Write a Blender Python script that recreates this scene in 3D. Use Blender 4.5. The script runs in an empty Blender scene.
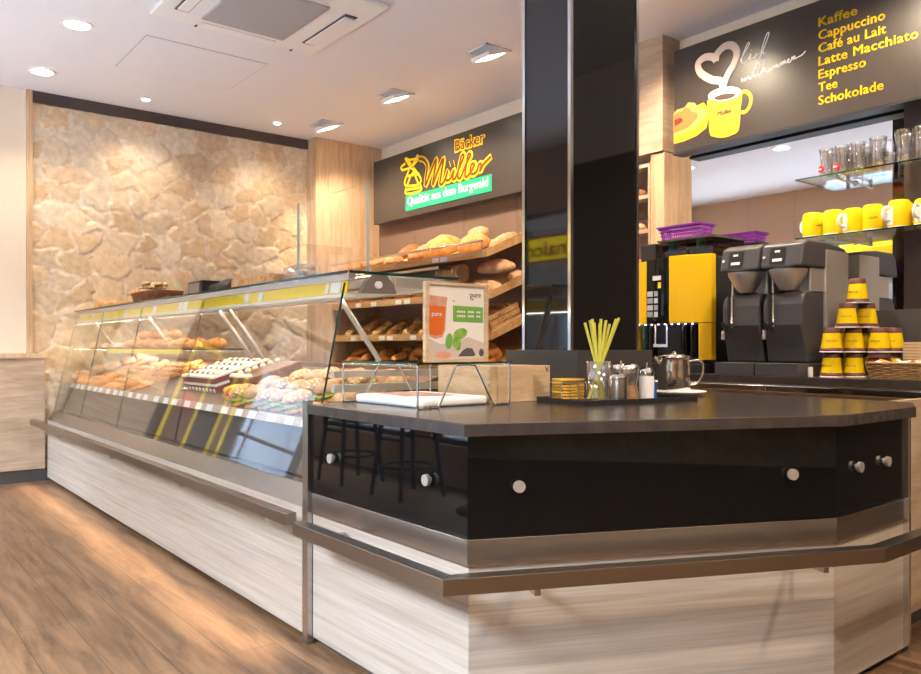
import bpy, bmesh, math, random
import numpy as np
from mathutils import Vector, Matrix, noise
R = math.radians; PI = math.pi
random.seed(7)
sc = bpy.context.scene
C = sc.collection
# ------------------------------------------------------------------ camera
cam = bpy.data.cameras.new('camera'); cam.sensor_width = 36; cam.lens = 786.7/921*36
cam.shift_y = 10/921; cam.clip_start = .02; cam.clip_end = 200
co = bpy.data.objects.new('camera', cam); C.objects.link(co)
co.location = (0, 0, 1.2); co.rotation_euler = (PI/2, 0, -math.asin(.6225)); sc.camera = co
# ------------------------------------------------------------------ view / world / light
sc.view_settings.view_transform = 'Standard'; sc.view_settings.look = 'None'
sc.view_settings.gamma = 1; sc.view_settings.use_curve_mapping = False
sc.view_settings.exposure = 1.55
w = bpy.data.worlds.new('sky'); sc.world = w; w.use_nodes = True
wn = w.node_tree.nodes; wl = w.node_tree.links
tc = wn.new('ShaderNodeTexCoord'); sx = wn.new('ShaderNodeSeparateXYZ'); cr = wn.new('ShaderNodeValToRGB')
wl.new(tc.outputs['Generated'], sx.inputs[0]); wl.new(sx.outputs['Z'], cr.inputs[0]); wl.new(cr.outputs[0], wn['Background'].inputs[0])
cr.color_ramp.elements[0].color = (.95, .97, 1, 1); cr.color_ramp.elements[1].color = (.45, .65, 1, 1); cr.color_ramp.elements[1].position = .7
wn['Background'].inputs[1].default_value = 3.2

def light(name, kind, loc, energy, color, rot=(0, 0, 0), **k):
    l = bpy.data.lights.new(name, kind); l.energy = energy; l.color = color
    for a, v in k.items(): setattr(l, a, v)
    o = bpy.data.objects.new(name, l); C.objects.link(o); o.location = loc; o.rotation_euler = rot
    return o
DAY = (.84, .91, 1); WARM = (1, .80, .57)
# daylight from the open sky above the street, falling in through the shop windows
light('sky_daylight', 'AREA', (-3.3, 3.6, 4.6), 1500, DAY, (0, -R(52), 0), shape='RECTANGLE', size=2.2, size_y=10)

# ------------------------------------------------------------------ materials
def mat(name, col=(.8, .8, .8), rough=.5, metal=0, spec=.5, emit=None, es=1, coat=0, trans=0, ior=1.45):
    m = bpy.data.materials.new(name); m.use_nodes = True
    b = m.node_tree.nodes['Principled BSDF']
    b.inputs['Base Color'].default_value = (*col, 1); b.inputs['Roughness'].default_value = rough
    b.inputs['Metallic'].default_value = metal; b.inputs['Specular IOR Level'].default_value = spec
    b.inputs['Coat Weight'].default_value = coat; b.inputs['Transmission Weight'].default_value = trans
    b.inputs['IOR'].default_value = ior
    if emit: b.inputs['Emission Color'].default_value = (*emit, 1); b.inputs['Emission Strength'].default_value = es
    return m
def NL(m): return m.node_tree.nodes, m.node_tree.links, m.node_tree.nodes['Principled BSDF']
def texmap(m, scale, rot=(0, 0, 0), kind='Object'):
    n, l, b = NL(m)
    t = n.new('ShaderNodeTexCoord'); mp = n.new('ShaderNodeMapping')
    mp.inputs['Scale'].default_value = scale; mp.inputs['Rotation'].default_value = rot
    l.new(t.outputs[kind], mp.inputs[0]); return mp.outputs[0]
def ramp(m, fac, stops):
    n, l, b = NL(m); r = n.new('ShaderNodeValToRGB'); e = r.color_ramp.elements
    while len(e) < len(stops): e.new(.5)
    for i, (p, c) in enumerate(stops): e[i].position = p; e[i].color = (*c, 1)
    l.new(fac, r.inputs[0]); return r.outputs[0]
def noisy(m, vec, scale, detail=4, rough=.55, dist=0):
    n, l, b = NL(m); t = n.new('ShaderNodeTexNoise')
    for k, v in (('Scale', scale), ('Detail', detail), ('Roughness', rough), ('Distortion', dist)): t.inputs[k].default_value = v
    l.new(vec, t.inputs['Vector']); return t.outputs['Fac']
def bump(m, h, st=.2, d=.01):
    n, l, b = NL(m); u = n.new('ShaderNodeBump'); u.inputs['Strength'].default_value = st; u.inputs['Distance'].default_value = d
    l.new(h, u.inputs['Height']); l.new(u.outputs[0], b.inputs['Normal'])
def mixc(m, fac, a, bb, mode='MIX'):
    n, l, b = NL(m); x = n.new('ShaderNodeMix'); x.data_type = 'RGBA'; x.blend_type = mode
    for s, v in ((0, fac), (6, a), (7, bb)):
        if hasattr(v, 'links'): l.new(v, x.inputs[s])
        elif s == 0: x.inputs[s].default_value = v
        else: x.inputs[s].default_value = (*v, 1)
    return x.outputs[2]
def wood(name, c0, c1, c2, scale, rough=.5, st=.08):
    m = mat(name, rough=rough); n, l, b = NL(m)
    v = texmap(m, scale); f = noisy(m, v, 2.0, 8, .6, .25); f2 = noisy(m, v, 9, 4, .6, 0)
    a = ramp(m, f, [(.32, c0), (.5, c1), (.66, c2)])
    d = ramp(m, f2, [(.35, (.86, .86, .86)), (.6, (1, 1, 1))])
    l.new(mixc(m, 1, a, d, 'MULTIPLY'), b.inputs['Base Color']); bump(m, f2, st, .002); return m
M = {}
M['white_wood'] = wood('pale_washed_oak', (.37, .305, .255), (.455, .395, .345), (.52, .465, .42), (.33, .33, 15), .45)
M['beige_wood'] = wood('beige_oak', (.40, .28, .19), (.49, .36, .26), (.56, .43, .32), (1, 1, 9), .5)
M['warm_wood'] = wood('warm_oak_upright', (.50, .32, .18), (.61, .42, .26), (.68, .49, .32), (9, 9, .9), .5)
M['shelf_wood'] = wood('honey_shelf_wood', (.45, .24, .09), (.60, .36, .16), (.70, .46, .23), (8, 1, 8), .5)
M['box_wood'] = wood('birch_box_wood', (.56, .38, .22), (.66, .47, .29), (.73, .55, .37), (2, 2, 12), .55)
M['panel_brown'] = mat('brown_wall_panel', (.16, .105, .08), .5)
M['panel_taupe'] = mat('taupe_wall_panel', (.33, .22, .19), .6)
M['case_brown'] = mat('case_inner_brown', (.16, .085, .05), .45)
M['black_gloss'] = mat('black_glass', (.004, .004, .005), .03, 0, .42)
M['pillar_gloss'] = mat('pillar_black_glass', (.012, .011, .012), .04, 0, .8)
M['black'] = mat('black_plastic', (.02, .02, .022), .4)
M['brewer_black'] = mat('brewer_black_plastic', (.075, .072, .085), .36)
M['alu'] = mat('satin_aluminium', (.66, .62, .59), .42, .75)
M['fitting'] = mat('brown_grey_fitting', (.20, .17, .15), .4)
M['dark'] = mat('dark_grey', (.06, .055, .055), .5)
M['dark_trim'] = mat('dark_brown_trim', (.07, .05, .045), .5)
M['ceiling'] = mat('ceiling_paint', (.83, .82, .85), .9)
M['cream'] = mat('cream_paint', (.80, .68, .55), .9)
M['lintel'] = mat('beige_wall_paint', (.62, .44, .31), .9)
M['white'] = mat('white_plastic', (.85, .84, .83), .4)
M['card'] = mat('white_card', (.86, .86, .88), .7)
M['grey'] = mat('grey_grille', (.42, .41, .42), .7)
M['yellow'] = mat('yellow_plastic', (.90, .66, .004), .4)
M['print_yellow'] = mat('warm_yellow_print', (.80, .44, .01), .5)
M['yellow_gloss'] = mat('yellow_lacquer', (.95, .58, .004), .24, 0, .5, coat=.2)
M['mug_yellow'] = mat('yellow_glaze', (.93, .66, .006), .22)
M['cup_brown'] = mat('brown_card', (.13, .04, .03), .5)
M['brown_ink'] = mat('brown_ink', (.20, .045, .008), .5)
M['red'] = mat('red_paint', (.62, .03, .02), .5)
M['green'] = mat('emerald_print', (.005, .38, .20), .5)
M['green_print'] = mat('leaf_green_print', (.19, .42, .08), .6)
M['purple'] = mat('purple_plastic', (.27, .03, .40), .35)
M['chrome'] = mat('polished_steel', (.78, .77, .76), .12, 1)
M['wire'] = mat('chrome_wire', (.72, .72, .72), .2, 1)
M['sign_black'] = mat('satin_black_brown', (.048, .038, .034), .32)
M['bulb'] = mat('lamp_glow', (1, 1, 1), .5, emit=(1, .9, .74), es=9)
M['led'] = mat('small_led', (1, 1, 1), .5, emit=(.5, .5, 1), es=5)
M['straw'] = mat('yellow_green_straw', (.66, .64, .10), .4)
M['cloth'] = mat('paper_white', (.82, .76, .70), .9)
M['mirror'] = mat('mirror_silver', (.86, .87, .88), .0, 1)
m = mat('brushed_steel', (.50, .49, .49), .27, 1); v = texmap(m, (1.5, 1.5, 160)); bump(m, noisy(m, v, 3, 3), .06, .001); M['steel'] = m
m = mat('brushed_steel_warm', (.33, .29, .26), .3, 1); v = texmap(m, (1.5, 1.5, 160)); bump(m, noisy(m, v, 3, 3), .06, .001); M['rail_steel'] = m
m = mat('dark_worktop', (.05, .04, .038), .22); v = texmap(m, (3, 3, 3)); n, l, b = NL(m)
l.new(ramp(m, noisy(m, v, 6, 5), [(.3, (.040, .031, .029)), (.7, (.062, .050, .047))]), b.inputs['Base Color']); bump(m, noisy(m, v, 160, 2), .12, .0006); M['worktop'] = m
def glass_mat(name, tint=(.975, .987, .98), lo=.03, hi=.9, gl=(1, 1, 1)):
    m = bpy.data.materials.new(name); m.use_nodes = True; n = m.node_tree.nodes; l = m.node_tree.links
    n.remove(n['Principled BSDF']); t = n.new('ShaderNodeBsdfTransparent'); g = n.new('ShaderNodeBsdfGlossy'); x = n.new('ShaderNodeMixShader')
    t.inputs[0].default_value = (*tint, 1); g.inputs[0].default_value = (*gl, 1); g.inputs['Roughness'].default_value = 0.01
    lw = n.new('ShaderNodeLayerWeight'); lw.inputs[0].default_value = .5
    p = n.new('ShaderNodeMath'); p.operation = 'POWER'; p.inputs[1].default_value = 3.2; l.new(lw.outputs['Facing'], p.inputs[0])
    mr = n.new('ShaderNodeMapRange'); mr.inputs['To Min'].default_value = lo; mr.inputs['To Max'].default_value = hi
    p.inputs[1].default_value = 4.6; l.new(p.outputs[0], mr.inputs[0]); l.new(mr.outputs[0], x.inputs[0]); l.new(t.outputs[0], x.inputs[1]); l.new(g.outputs[0], x.inputs[2])
    l.new(x.outputs[0], n['Material Output'].inputs[0]); return m
M['glass'] = glass_mat('clear_glass')
M['glass_green'] = glass_mat('glass_edge_green', (.25, .6, .45), .2, .9, (.6, 1, .8))
M['glass_smoke'] = glass_mat('smoked_hopper', (.45, .38, .34), .06, .8)
M['glass_edge'] = glass_mat('polished_glass_edge', (.93, .95, .94), .12, .6, (.95, 1, .98))
M['ware'] = glass_mat('glassware', (.99, .985, .98), .26, 1.0)
M['screen_edge'] = mat('pale_glass_edge', (.42, .50, .46), .25)
M['edge_dark'] = mat('dark_green_glass_edge', (.01, .05, .04), .15)
# floor
m = mat('oak_plank_floor', rough=.38); n, l, b = NL(m)
v = texmap(m, (1, 1, 1), (0, 0, PI/2)); bt = n.new('ShaderNodeTexBrick'); l.new(v, bt.inputs['Vector'])
for k, q in (('Scale', 1), ('Mortar Size', .0025), ('Brick Width', 1.25), ('Row Height', .2), ('Bias', 0)): bt.inputs[k].default_value = q
bt.inputs['Color1'].default_value = (.42, .42, .42, 1); bt.inputs['Color2'].default_value = (1, 1, 1, 1); bt.inputs['Mortar'].default_value = (.1, .1, .1, 1); bt.offset = .37
v2 = texmap(m, (9, .8, 9)); f = noisy(m, v2, 2.0, 10, .68, .5)
base = ramp(m, f, [(.33, (.060, .032, .019)), (.45, (.120, .066, .036)), (.56, (.180, .102, .055)), (.66, (.215, .130, .075))])
br = ramp(m, bt.outputs['Color'], [(0, (.25, .2, .16)), (.12, (.42, .36, .3)), (.4, (.86, .84, .82)), (1, (1.06, 1.04, 1.01))])
l.new(mixc(m, 1, base, br, 'MULTIPLY'), b.inputs['Base Color']); bump(m, f, .1, .003); M['floor'] = m
# stone (colour per stone stored as attribute)
m = mat('sandstone', rough=.9); n, l, b = NL(m); at = n.new('ShaderNodeAttribute'); at.attribute_name = 'stone'
v = texmap(m, (1, 1, 1)); f = noisy(m, v, 14, 6, .65); tone = ramp(m, f, [(.3, (.78, .74, .68)), (.65, (1.06, 1.05, 1.04))])
l.new(mixc(m, 1, at.outputs['Color'], tone, 'MULTIPLY'), b.inputs['Base Color']); bump(m, f, .4, .012); M['stone'] = m
def crust(name, c0, c1, c2, scale=22, rough=.55, spot=None):
    m = mat(name, rough=rough); n, l, b = NL(m); v = texmap(m, (1, 1, 1)); oi = n.new('ShaderNodeObjectInfo')
    c0, c1, c2 = [(c[0]*.82, c[1]*.74, c[2]*.70) if 'leaf' not in name else c for c in (c0, c1, c2)]
    f = noisy(m, v, scale, 5, .6); a = ramp(m, f, [(.3, c0), (.5, c1), (.7, c2)])
    t = ramp(m, oi.outputs['Random'], [(0, (.8, .76, .72)), (1, (1.15, 1.12, 1.05))]); a = mixc(m, 1, a, t, 'MULTIPLY')
    if spot: a = mixc(m, ramp(m, noisy(m, v, scale*3.2, 2), [(.52, (0, 0, 0)), (.6, (1, 1, 1))]), a, spot)
    l.new(a, b.inputs['Base Color']); bump(m, f, .35, .01); return m
M['crust_gold'] = crust('golden_crust', (.58, .26, .06), (.78, .42, .12), (.88, .58, .22))
M['crust_brown'] = crust('brown_crust', (.28, .10, .03), (.47, .20, .07), (.62, .34, .16))
M['crust_dark'] = crust('dark_crust', (.15, .05, .02), (.26, .10, .04), (.42, .20, .09))
M['crust_flour'] = crust('floury_crust', (.48, .24, .10), (.68, .45, .25), (.82, .68, .50))
M['crust_orange'] = crust('buttery_crust', (.62, .22, .04), (.82, .38, .09), (.90, .54, .18))
M['crust_seed'] = crust('seeded_crust', (.50, .26, .08), (.70, .42, .16), (.82, .56, .26), 22, .6, (.80, .66, .42))
M['sugar'] = crust('sugared_pastry', (.70, .42, .22), (.82, .66, .50), (.90, .86, .80), 30)
M['crumb'] = mat('bread_crumb', (.80, .60, .34), .9)
M['salad'] = crust('salad_leaf', (.08, .25, .03), (.20, .42, .06), (.40, .58, .14), 30)
M['ham'] = crust('pink_ham', (.70, .30, .24), (.80, .45, .38), (.86, .60, .52), 20)
M['cream_top'] = mat('whipped_cream', (.90, .84, .74), .6)
M['cherry'] = mat('cherry_sponge', (.20, .02, .02), .5)
M['egg'] = mat('egg_yellow', (.90, .58, .04), .5)
M['wicker'] = crust('wicker_cane', (.38, .24, .11), (.56, .39, .20), (.70, .54, .32), 60)
M['tea'] = mat('tea_print', (.72, .15, .02), .5)
M['print_cream'] = mat('poster_cream', (.84, .79, .74), .6)
M['print_grey'] = mat('poster_grey', (.10, .085, .09), .7)
M['coffee'] = mat('coffee_print', (.06, .02, .01), .5)
M['steam'] = mat('steam_print', (.62, .52, .48), .6)
M['pastry_print'] = mat('pastry_print', (.62, .17, .04), .6)
M['pastry_light'] = mat('pastry_print_light', (.75, .36, .09), .6)
M['facade'] = mat('facade_plaster', (.22, .17, .14), .9)
M['street'] = mat('street_paving', (.62, .61, .62), .9)
M['leaf'] = crust('tree_leaf', (.02, .06, .015), (.05, .12, .03), (.10, .20, .05), 4)

# ------------------------------------------------------------------ mesh helpers
class MB:
    def __init__(s): s.v = []; s.f = []; s.mi = []; s.sm = []; s.cur = 0
    def add(s, vs, fs, smooth=False):
        o = len(s.v); s.v += [tuple(x) for x in vs]
        for f in fs: s.f.append([o+i for i in f]); s.mi.append(s.cur); s.sm.append(smooth)
        return s
    def box(s, x0, x1, y0, y1, z0, z1, Mx=None):
        vs = [(x, y, z) for z in (z0, z1) for y in (y0, y1) for x in (x0, x1)]
        if Mx: vs = [tuple(Mx @ Vector(p)) for p in vs]
        return s.add(vs, [(0, 2, 3, 1), (4, 5, 7, 6), (0, 1, 5, 4), (2, 6, 7, 3), (0, 4, 6, 2), (1, 3, 7, 5)])
    def cyl(s, p0, p1, r0, r1=None, n=16, caps=True):
        r1 = r0 if r1 is None else r1; p0 = Vector(p0); p1 = Vector(p1); a = (p1-p0).normalized()
        u = a.orthogonal().normalized(); w_ = a.cross(u)
        vs = []
        for p, r in ((p0, r0), (p1, r1)):
            for i in range(n): t = 2*PI*i/n; vs.append(p+(u*math.cos(t)+w_*math.sin(t))*r)
        s.add(vs, [(i, (i+1) % n, n+(i+1) % n, n+i) for i in range(n)], True)
        if caps: s.add(vs, [tuple(range(n-1, -1, -1)), tuple(range(n, 2*n))])
        return s
    def lathe(s, prof, c=(0, 0, 0), n=24, Mx=None, cap=True):
        vs = []; fs = []
        for r, z in prof:
            for i in range(n):
                t = 2*PI*i/n; p = Vector((r*math.cos(t), r*math.sin(t), z))
                if Mx: p = Mx @ p
                vs.append((c[0]+p.x, c[1]+p.y, c[2]+p.z))
        for k in range(len(prof)-1):
            for i in range(n): j = (i+1) % n; fs.append((k*n+i, k*n+j, (k+1)*n+j, (k+1)*n+i))
        s.add(vs, fs, True)
        if cap: s.add(vs, [tuple(range(n-1, -1, -1)), tuple(range((len(prof)-1)*n, len(prof)*n))])
        return s
    def tube(s, pts, r, n=8, closed=False, caps=True):
        pts = [Vector(p) for p in pts]; N = len(pts); rs = r if isinstance(r, (list, tuple)) else [r]*N
        vs = []; fs = []; pu = None
        for i, p in enumerate(pts):
            a = pts[(i+1) % N] if (closed or i < N-1) else p; b_ = pts[i-1] if (closed or i > 0) else p
            t = (a-b_).normalized() if (a-b_).length > 1e-9 else Vector((0, 0, 1))
            u = (pu - t*pu.dot(t)) if pu is not None else t.orthogonal()
            u = u.normalized() if u.length > 1e-6 else t.orthogonal().normalized(); pu = u; q = t.cross(u)
            for k in range(n): an = 2*PI*k/n; vs.append(p+(u*math.cos(an)+q*math.sin(an))*rs[i])
        for i in range(N if closed else N-1):
            for k in range(n): j = (i+1) % N; kk = (k+1) % n; fs.append((i*n+k, i*n+kk, j*n+kk, j*n+k))
        s.add(vs, fs, True)
        if caps and not closed: s.add(vs, [tuple(range(n-1, -1, -1)), tuple(range((N-1)*n, N*n))])
        return s
    def prism(s, poly, z0, z1):
        n = len(poly); A = sum(poly[i][0]*poly[(i+1) % n][1]-poly[(i+1) % n][0]*poly[i][1] for i in range(n))
        if A < 0: poly = poly[::-1]
        vs = [(x, y, z0) for x, y in poly]+[(x, y, z1) for x, y in poly]
        return s.add(vs, [tuple(range(n-1, -1, -1)), tuple(range(n, 2*n))]+[(i, (i+1) % n, n+(i+1) % n, n+i) for i in range(n)])
    def prismY(s, poly, y0, y1):            # polygon in XZ extruded along Y
        n = len(poly); A = sum(poly[i][0]*poly[(i+1) % n][1]-poly[(i+1) % n][0]*poly[i][1] for i in range(n))
        if A > 0: poly = poly[::-1]
        vs = [(x, y0, z) for x, z in poly]+[(x, y1, z) for x, z in poly]
        return s.add(vs, [tuple(range(n-1, -1, -1)), tuple(range(n, 2*n))]+[(i, (i+1) % n, n+(i+1) % n, n+i) for i in range(n)])
    def prismX(s, poly, x0, x1):            # polygon in YZ extruded along X
        n = len(poly); A = sum(poly[i][0]*poly[(i+1) % n][1]-poly[(i+1) % n][0]*poly[i][1] for i in range(n))
        if A < 0: poly = poly[::-1]
        vs = [(x0, y, z) for y, z in poly]+[(x1, y, z) for y, z in poly]
        return s.add(vs, [tuple(range(n-1, -1, -1)), tuple(range(n, 2*n))]+[(i, (i+1) % n, n+(i+1) % n, n+i) for i in range(n)])
    def mesh(s, me, Mx):                    # append another mesh
        s.add([Mx @ v.co for v in me.vertices], [tuple(p.vertices) for p in me.polygons])
        return s
    def blob(s, sx_, sy_, sz_, flat=.35, nz=.07, seed=0, cuts=None, nu=22, nv=12, c=(0, 0, 0), p=2.0):
        vs = []; fs = []
        for j in range(nv+1):
            ph = -PI/2+PI*j/nv
            for i in range(nu):
                t = 2*PI*i/nu; q = 2/p
                f = lambda a: math.copysign(abs(a)**q, a)
                x = f(math.cos(t))*math.cos(ph); y = f(math.sin(t))*math.cos(ph); z = math.sin(ph)
                k = 1+nz*noise.noise(Vector((x*1.7+seed*3.1, y*1.7, z*1.7)))*2
                if cuts and z > 0: k *= 1-cuts[1]*max(0, math.cos(cuts[0]*(x+cuts[2]*y)*PI))**4*min(1, z*2)
                x *= k; y *= k; z *= k
                z = max(z, -flat)+flat
                vs.append((c[0]+x*sx_, c[1]+y*sy_, c[2]+z*sz_/(1+flat)))
        for j in range(nv):
            for i in range(nu): ii = (i+1) % nu; fs.append((j*nu+i, j*nu+ii, (j+1)*nu+ii, (j+1)*nu+i))
        return s.add(vs, fs, True)
    def build(s, name, material, parent=None, bevel=0, loc=None, seg=2):
        me = bpy.data.meshes.new(name)
        off = Vector((0, 0, 0))
        if parent is not None:
            q = parent
            while q: off += Vector(q.location); q = q.parent
        elif loc is not None: off = Vector(loc)
        else:
            a = np.array(s.v); off = Vector(((a[:, 0].min()+a[:, 0].max())/2, (a[:, 1].min()+a[:, 1].max())/2, a[:, 2].min()))
        me.from_pydata([tuple(Vector(v)-off) for v in s.v], [], s.f)
        for mt in (material if isinstance(material, (list, tuple)) else [material]): me.materials.append(M[mt] if isinstance(mt, str) else mt)
        me.polygons.foreach_set('material_index', s.mi); me.polygons.foreach_set('use_smooth', s.sm); me.update()
        o = bpy.data.objects.new(name, me); C.objects.link(o)
        if parent is not None: o.parent = parent
        else: o.location = off
        if bevel:
            bm_ = o.modifiers.new('bevel', 'BEVEL'); bm_.width = bevel; bm_.segments = seg; bm_.limit_method = 'ANGLE'
        return o
def tag(o, label, cat, group=None):
    o['label'] = label; o['category'] = cat
    if group: o['group'] = group
    return o
def thing(name, label, cat, loc=(0, 0, 0), group=None):
    o = bpy.data.objects.new(name, None); C.objects.link(o); o.location = loc; o.empty_display_size = .05
    return tag(o, label, cat, group)
def struct(name, mb, m_, parent=None, **k):
    o = mb.build(name, m_, parent, **k)
    if parent is None: o['kind'] = 'structure'
    return o
def copy_tree(o, parent=None):
    c = o.copy(); C.objects.link(c); c.parent = parent
    for ch in list(o.children): copy_tree(ch, c)
    return c
class Proto:
    def __init__(s, o): s.o = o; s.used = False
    def put(s, loc, rz=0, label=None, group=None, scale=1, tilt=None, rx=0):
        o = s.o if not s.used else copy_tree(s.o); s.used = True
        o.location = loc; Mx = Matrix.Rotation(rz, 4, 'Z') @ Matrix.Rotation(rx, 4, 'X')
        if tilt is not None: Mx = Matrix.Rotation(tilt, 4, 'Y') @ Mx
        o.rotation_euler = Mx.to_euler(); o.scale = (scale,)*3
        if label: o['label'] = label
        if group: o['group'] = group
        return o
def smooth_path(pts, k=5, closed=False):
    P = [Vector(p) for p in pts]; N = len(P); out = []
    for i in range(N if closed else N-1):
        a = P[i-1] if (closed or i > 0) else P[i]; b_ = P[i]; c_ = P[(i+1) % N]; d = P[(i+2) % N] if (closed or i+2 < N) else c_
        for j in range(k):
            t = j/k; out.append(.5*((2*b_)+(c_-a)*t+(2*a-5*b_+4*c_-d)*t*t+(3*b_-a-3*c_+d)*t**3))
    if not closed: out.append(P[-1])
    return out
def offset_pts(pts, d):
    out = []; N = len(pts)
    for i in range(N):
        ns = []
        for a, b_ in ((i-1, i), (i, i+1)):
            if 0 <= a and b_ < N:
                dx = pts[b_][0]-pts[a][0]; dy = pts[b_][1]-pts[a][1]; L = math.hypot(dx, dy); ns.append((-dy/L, dx/L))
        if len(ns) == 1: nx, ny = ns[0]
        else:
            nx = ns[0][0]+ns[1][0]; ny = ns[0][1]+ns[1][1]; L = math.hypot(nx, ny); nx /= L; ny /= L
            k = 1/(nx*ns[0][0]+ny*ns[0][1]); nx *= k; ny *= k
        out.append((pts[i][0]+nx*d, pts[i][1]+ny*d))
    return out
def ribbon(mb, pts, d0, d1, z0, z1, segs=None):
    A = offset_pts(pts, d0); B = offset_pts(pts, d1)
    for i in range(len(pts)-1):
        if segs is None or i in segs: mb.prism([A[i], A[i+1], B[i+1], B[i]], z0, z1)
    return mb
def text_mesh(body, width=None, height=None, depth=.002, shear=0, bold=0, spacing=1, res=3):
    cu = bpy.data.curves.new('lettering', 'FONT'); cu.body = body; cu.size = 1; cu.extrude = 0; cu.shear = shear; cu.offset = bold
    cu.space_character = spacing; cu.resolution_u = res
    o = bpy.data.objects.new('lettering', cu); C.objects.link(o); dg = bpy.context.evaluated_depsgraph_get()
    me = bpy.data.meshes.new_from_object(o.evaluated_get(dg)); bpy.data.objects.remove(o); bpy.data.curves.remove(cu)
    a = np.array([v.co[:] for v in me.vertices]); mn = a.min(0); mx = a.max(0)
    kx = (width/(mx[0]-mn[0])) if width else None; ky = (height/(mx[1]-mn[1])) if height else None
    kx = kx or ky or 1; ky = ky or kx
    for v in me.vertices: v.co = ((v.co.x-mn[0])*kx, (v.co.y-(mn[1] if height else 0))*ky, 0)
    # give thickness
    bm = bmesh.new(); bm.from_mesh(me); r_ = bmesh.ops.extrude_face_region(bm, geom=bm.faces[:])
    bmesh.ops.translate(bm, verts=[g for g in r_['geom'] if isinstance(g, bmesh.types.BMVert)], vec=(0, 0, depth))
    bm.to_mesh(me); bm.free(); return me
WALLX = Matrix(((0, 0, -1, 0), (-1, 0, 0, 0), (0, 1, 0, 0), (0, 0, 0, 1)))   # text facing -X (reads along -Y)
FACEX = Matrix(((0, 0, 1, 0), (1, 0, 0, 0), (0, 1, 0, 0), (0, 0, 0, 1)))     # text facing +X
FACEY = Matrix(((1, 0, 0, 0), (0, 0, -1, 0), (0, 1, 0, 0), (0, 0, 0, 1)))    # text facing -Y
def at(x, y, z, B): return Matrix.Translation((x, y, z)) @ B

# ================================================================== SETTING
H = 3.5; XW = -1.15; XB = 4.97; YL = 7.95; YR = -4.2
struct('floor', MB().box(XW, XB, YR, YL, -.08, 0), 'floor', loc=(0, 0, 0))
ce = MB().box(XW-.2, XB+.15, YR-.2, YL+.15, H, H+.1); struct('ceiling', ce, 'ceiling')
# back wall (behind the bread rack and the coffee bar)
struct('wall_back', MB().box(XB, XB+.12, YR, YL, 0, H), 'cream')
# stone walls with relief
def stone_wall(name, x0, x1, z0, z1, y, ny, step, seed):
    rng = np.random.default_rng(seed)
    nx = int((x1-x0)/step); nz = int((z1-z0)/step)
    gx, gz = np.meshgrid(np.linspace(x0, x1, nx+1), np.linspace(z0, z1, nz+1), indexing='xy')
    a, b_ = .245, .185; S = []
    for i in range(-1, int((x1-x0)/a)+2):
        for j in range(-1, int((z1-z0)/b_)+2):
            if rng.random() < .16: continue
            S.append((x0+(i+.5*(j % 2)+rng.uniform(-.36, .36))*a, z0+(j+rng.uniform(-.36, .36))*b_))
    S = np.array(S)
    wx = gx+.022*np.sin(gz*17+gx*7)+.014*np.sin(gz*41+gx*23+2)+.008*np.sin(gx*70+gz*60)
    wz = gz+.022*np.sin(gx*15-gz*6)+.013*np.sin(gx*37+1-gz*29)+.008*np.sin(gz*77-gx*50)
    D = np.sqrt(((wx[..., None]-S[:, 0])*.85)**2+((wz[..., None]-S[:, 1])*1.1)**2)
    idx = np.argsort(D, -1)[..., :2]; d1 = np.take_along_axis(D, idx[..., :1], -1)[..., 0]; d2 = np.take_along_axis(D, idx[..., 1:2], -1)[..., 0]
    e = d2-d1; t = np.clip((e-.006)/.030, 0, 1); t = t*t*(3-2*t)
    lift = rng.uniform(.4, 1, len(S))[idx[..., 0]]; tl = rng.uniform(-.12, .12, (len(S), 2))[idx[..., 0]]
    hgt = t*(.0085*lift+.0045*np.clip(e/.1, 0, 1)+((gx-S[idx[..., 0], 0])*tl[..., 0]+(gz-S[idx[..., 0], 1])*tl[..., 1])*.5)
    hgt = hgt+.0025*np.sin(gx*53+gz*31)*np.sin(gz*47-gx*13)
    vs = np.stack([gx, y+ny*hgt, gz], -1).reshape(-1, 3)
    fs = []
    W = nx+1
    for j in range(nz):
        for i in range(nx):
            q = (j*W+i, j*W+i+1, (j+1)*W+i+1, (j+1)*W+i); fs.append(q if ny < 0 else q[::-1])
    mb = MB(); mb.add(vs.tolist(), fs, True)
    back = y-ny*.08; mb.box(x0, x1, min(back, y-ny*.03), max(back, y-ny*.03), z0, z1)
    o = struct(name, mb, 'stone', loc=(0, 0, 0))
    base = np.array([[.74, .58, .39], [.77, .63, .46], [.70, .53, .35], [.78, .65, .49], [.74, .57, .40], [.79, .68, .54]])
    sc_ = base[rng.integers(0, 6, len(S))]*rng.uniform(.9, 1.06, (len(S), 1)); col = sc_[idx[..., 0]]
    mortar = np.array([.80, .70, .58]); tt = np.clip((e-.004)/.022, 0, 1)[..., None]
    col = (mortar*(1-tt)+col*tt).reshape(-1, 3)
    ca = o.data.color_attributes.new('stone', 'FLOAT_COLOR', 'POINT'); full = np.ones((len(o.data.vertices), 4), np.float32); full[:, :3] = .6
    full[:len(col), :3] = col; ca.data.foreach_set('color', full.ravel()); return o
stone_wall('wall_left', 1.38, 4.13, 0, H-.09, YL-.01, -1, .0125, 3)
stone_wall('wall_right', XW, XB, 0, H, YR+.01, 1, .035, 5)
struct('trim_1', MB().box(1.36, 4.12, YL-.05, YL, H-.10, H), 'dark_trim')
struct('wall_left', MB().box(.70, 1.34, YL-.02, YL+.1, 0, H).box(XW, .70, YL-.02, YL+.1, 2.35, H).box(XW, -1.0, YL-.02, YL+.1, 0, 2.35), 'cream')
struct('wall_left', MB().box(-.12, .70, YL-.03, YL+.1, 0, 2.35), 'dark_trim')
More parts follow.
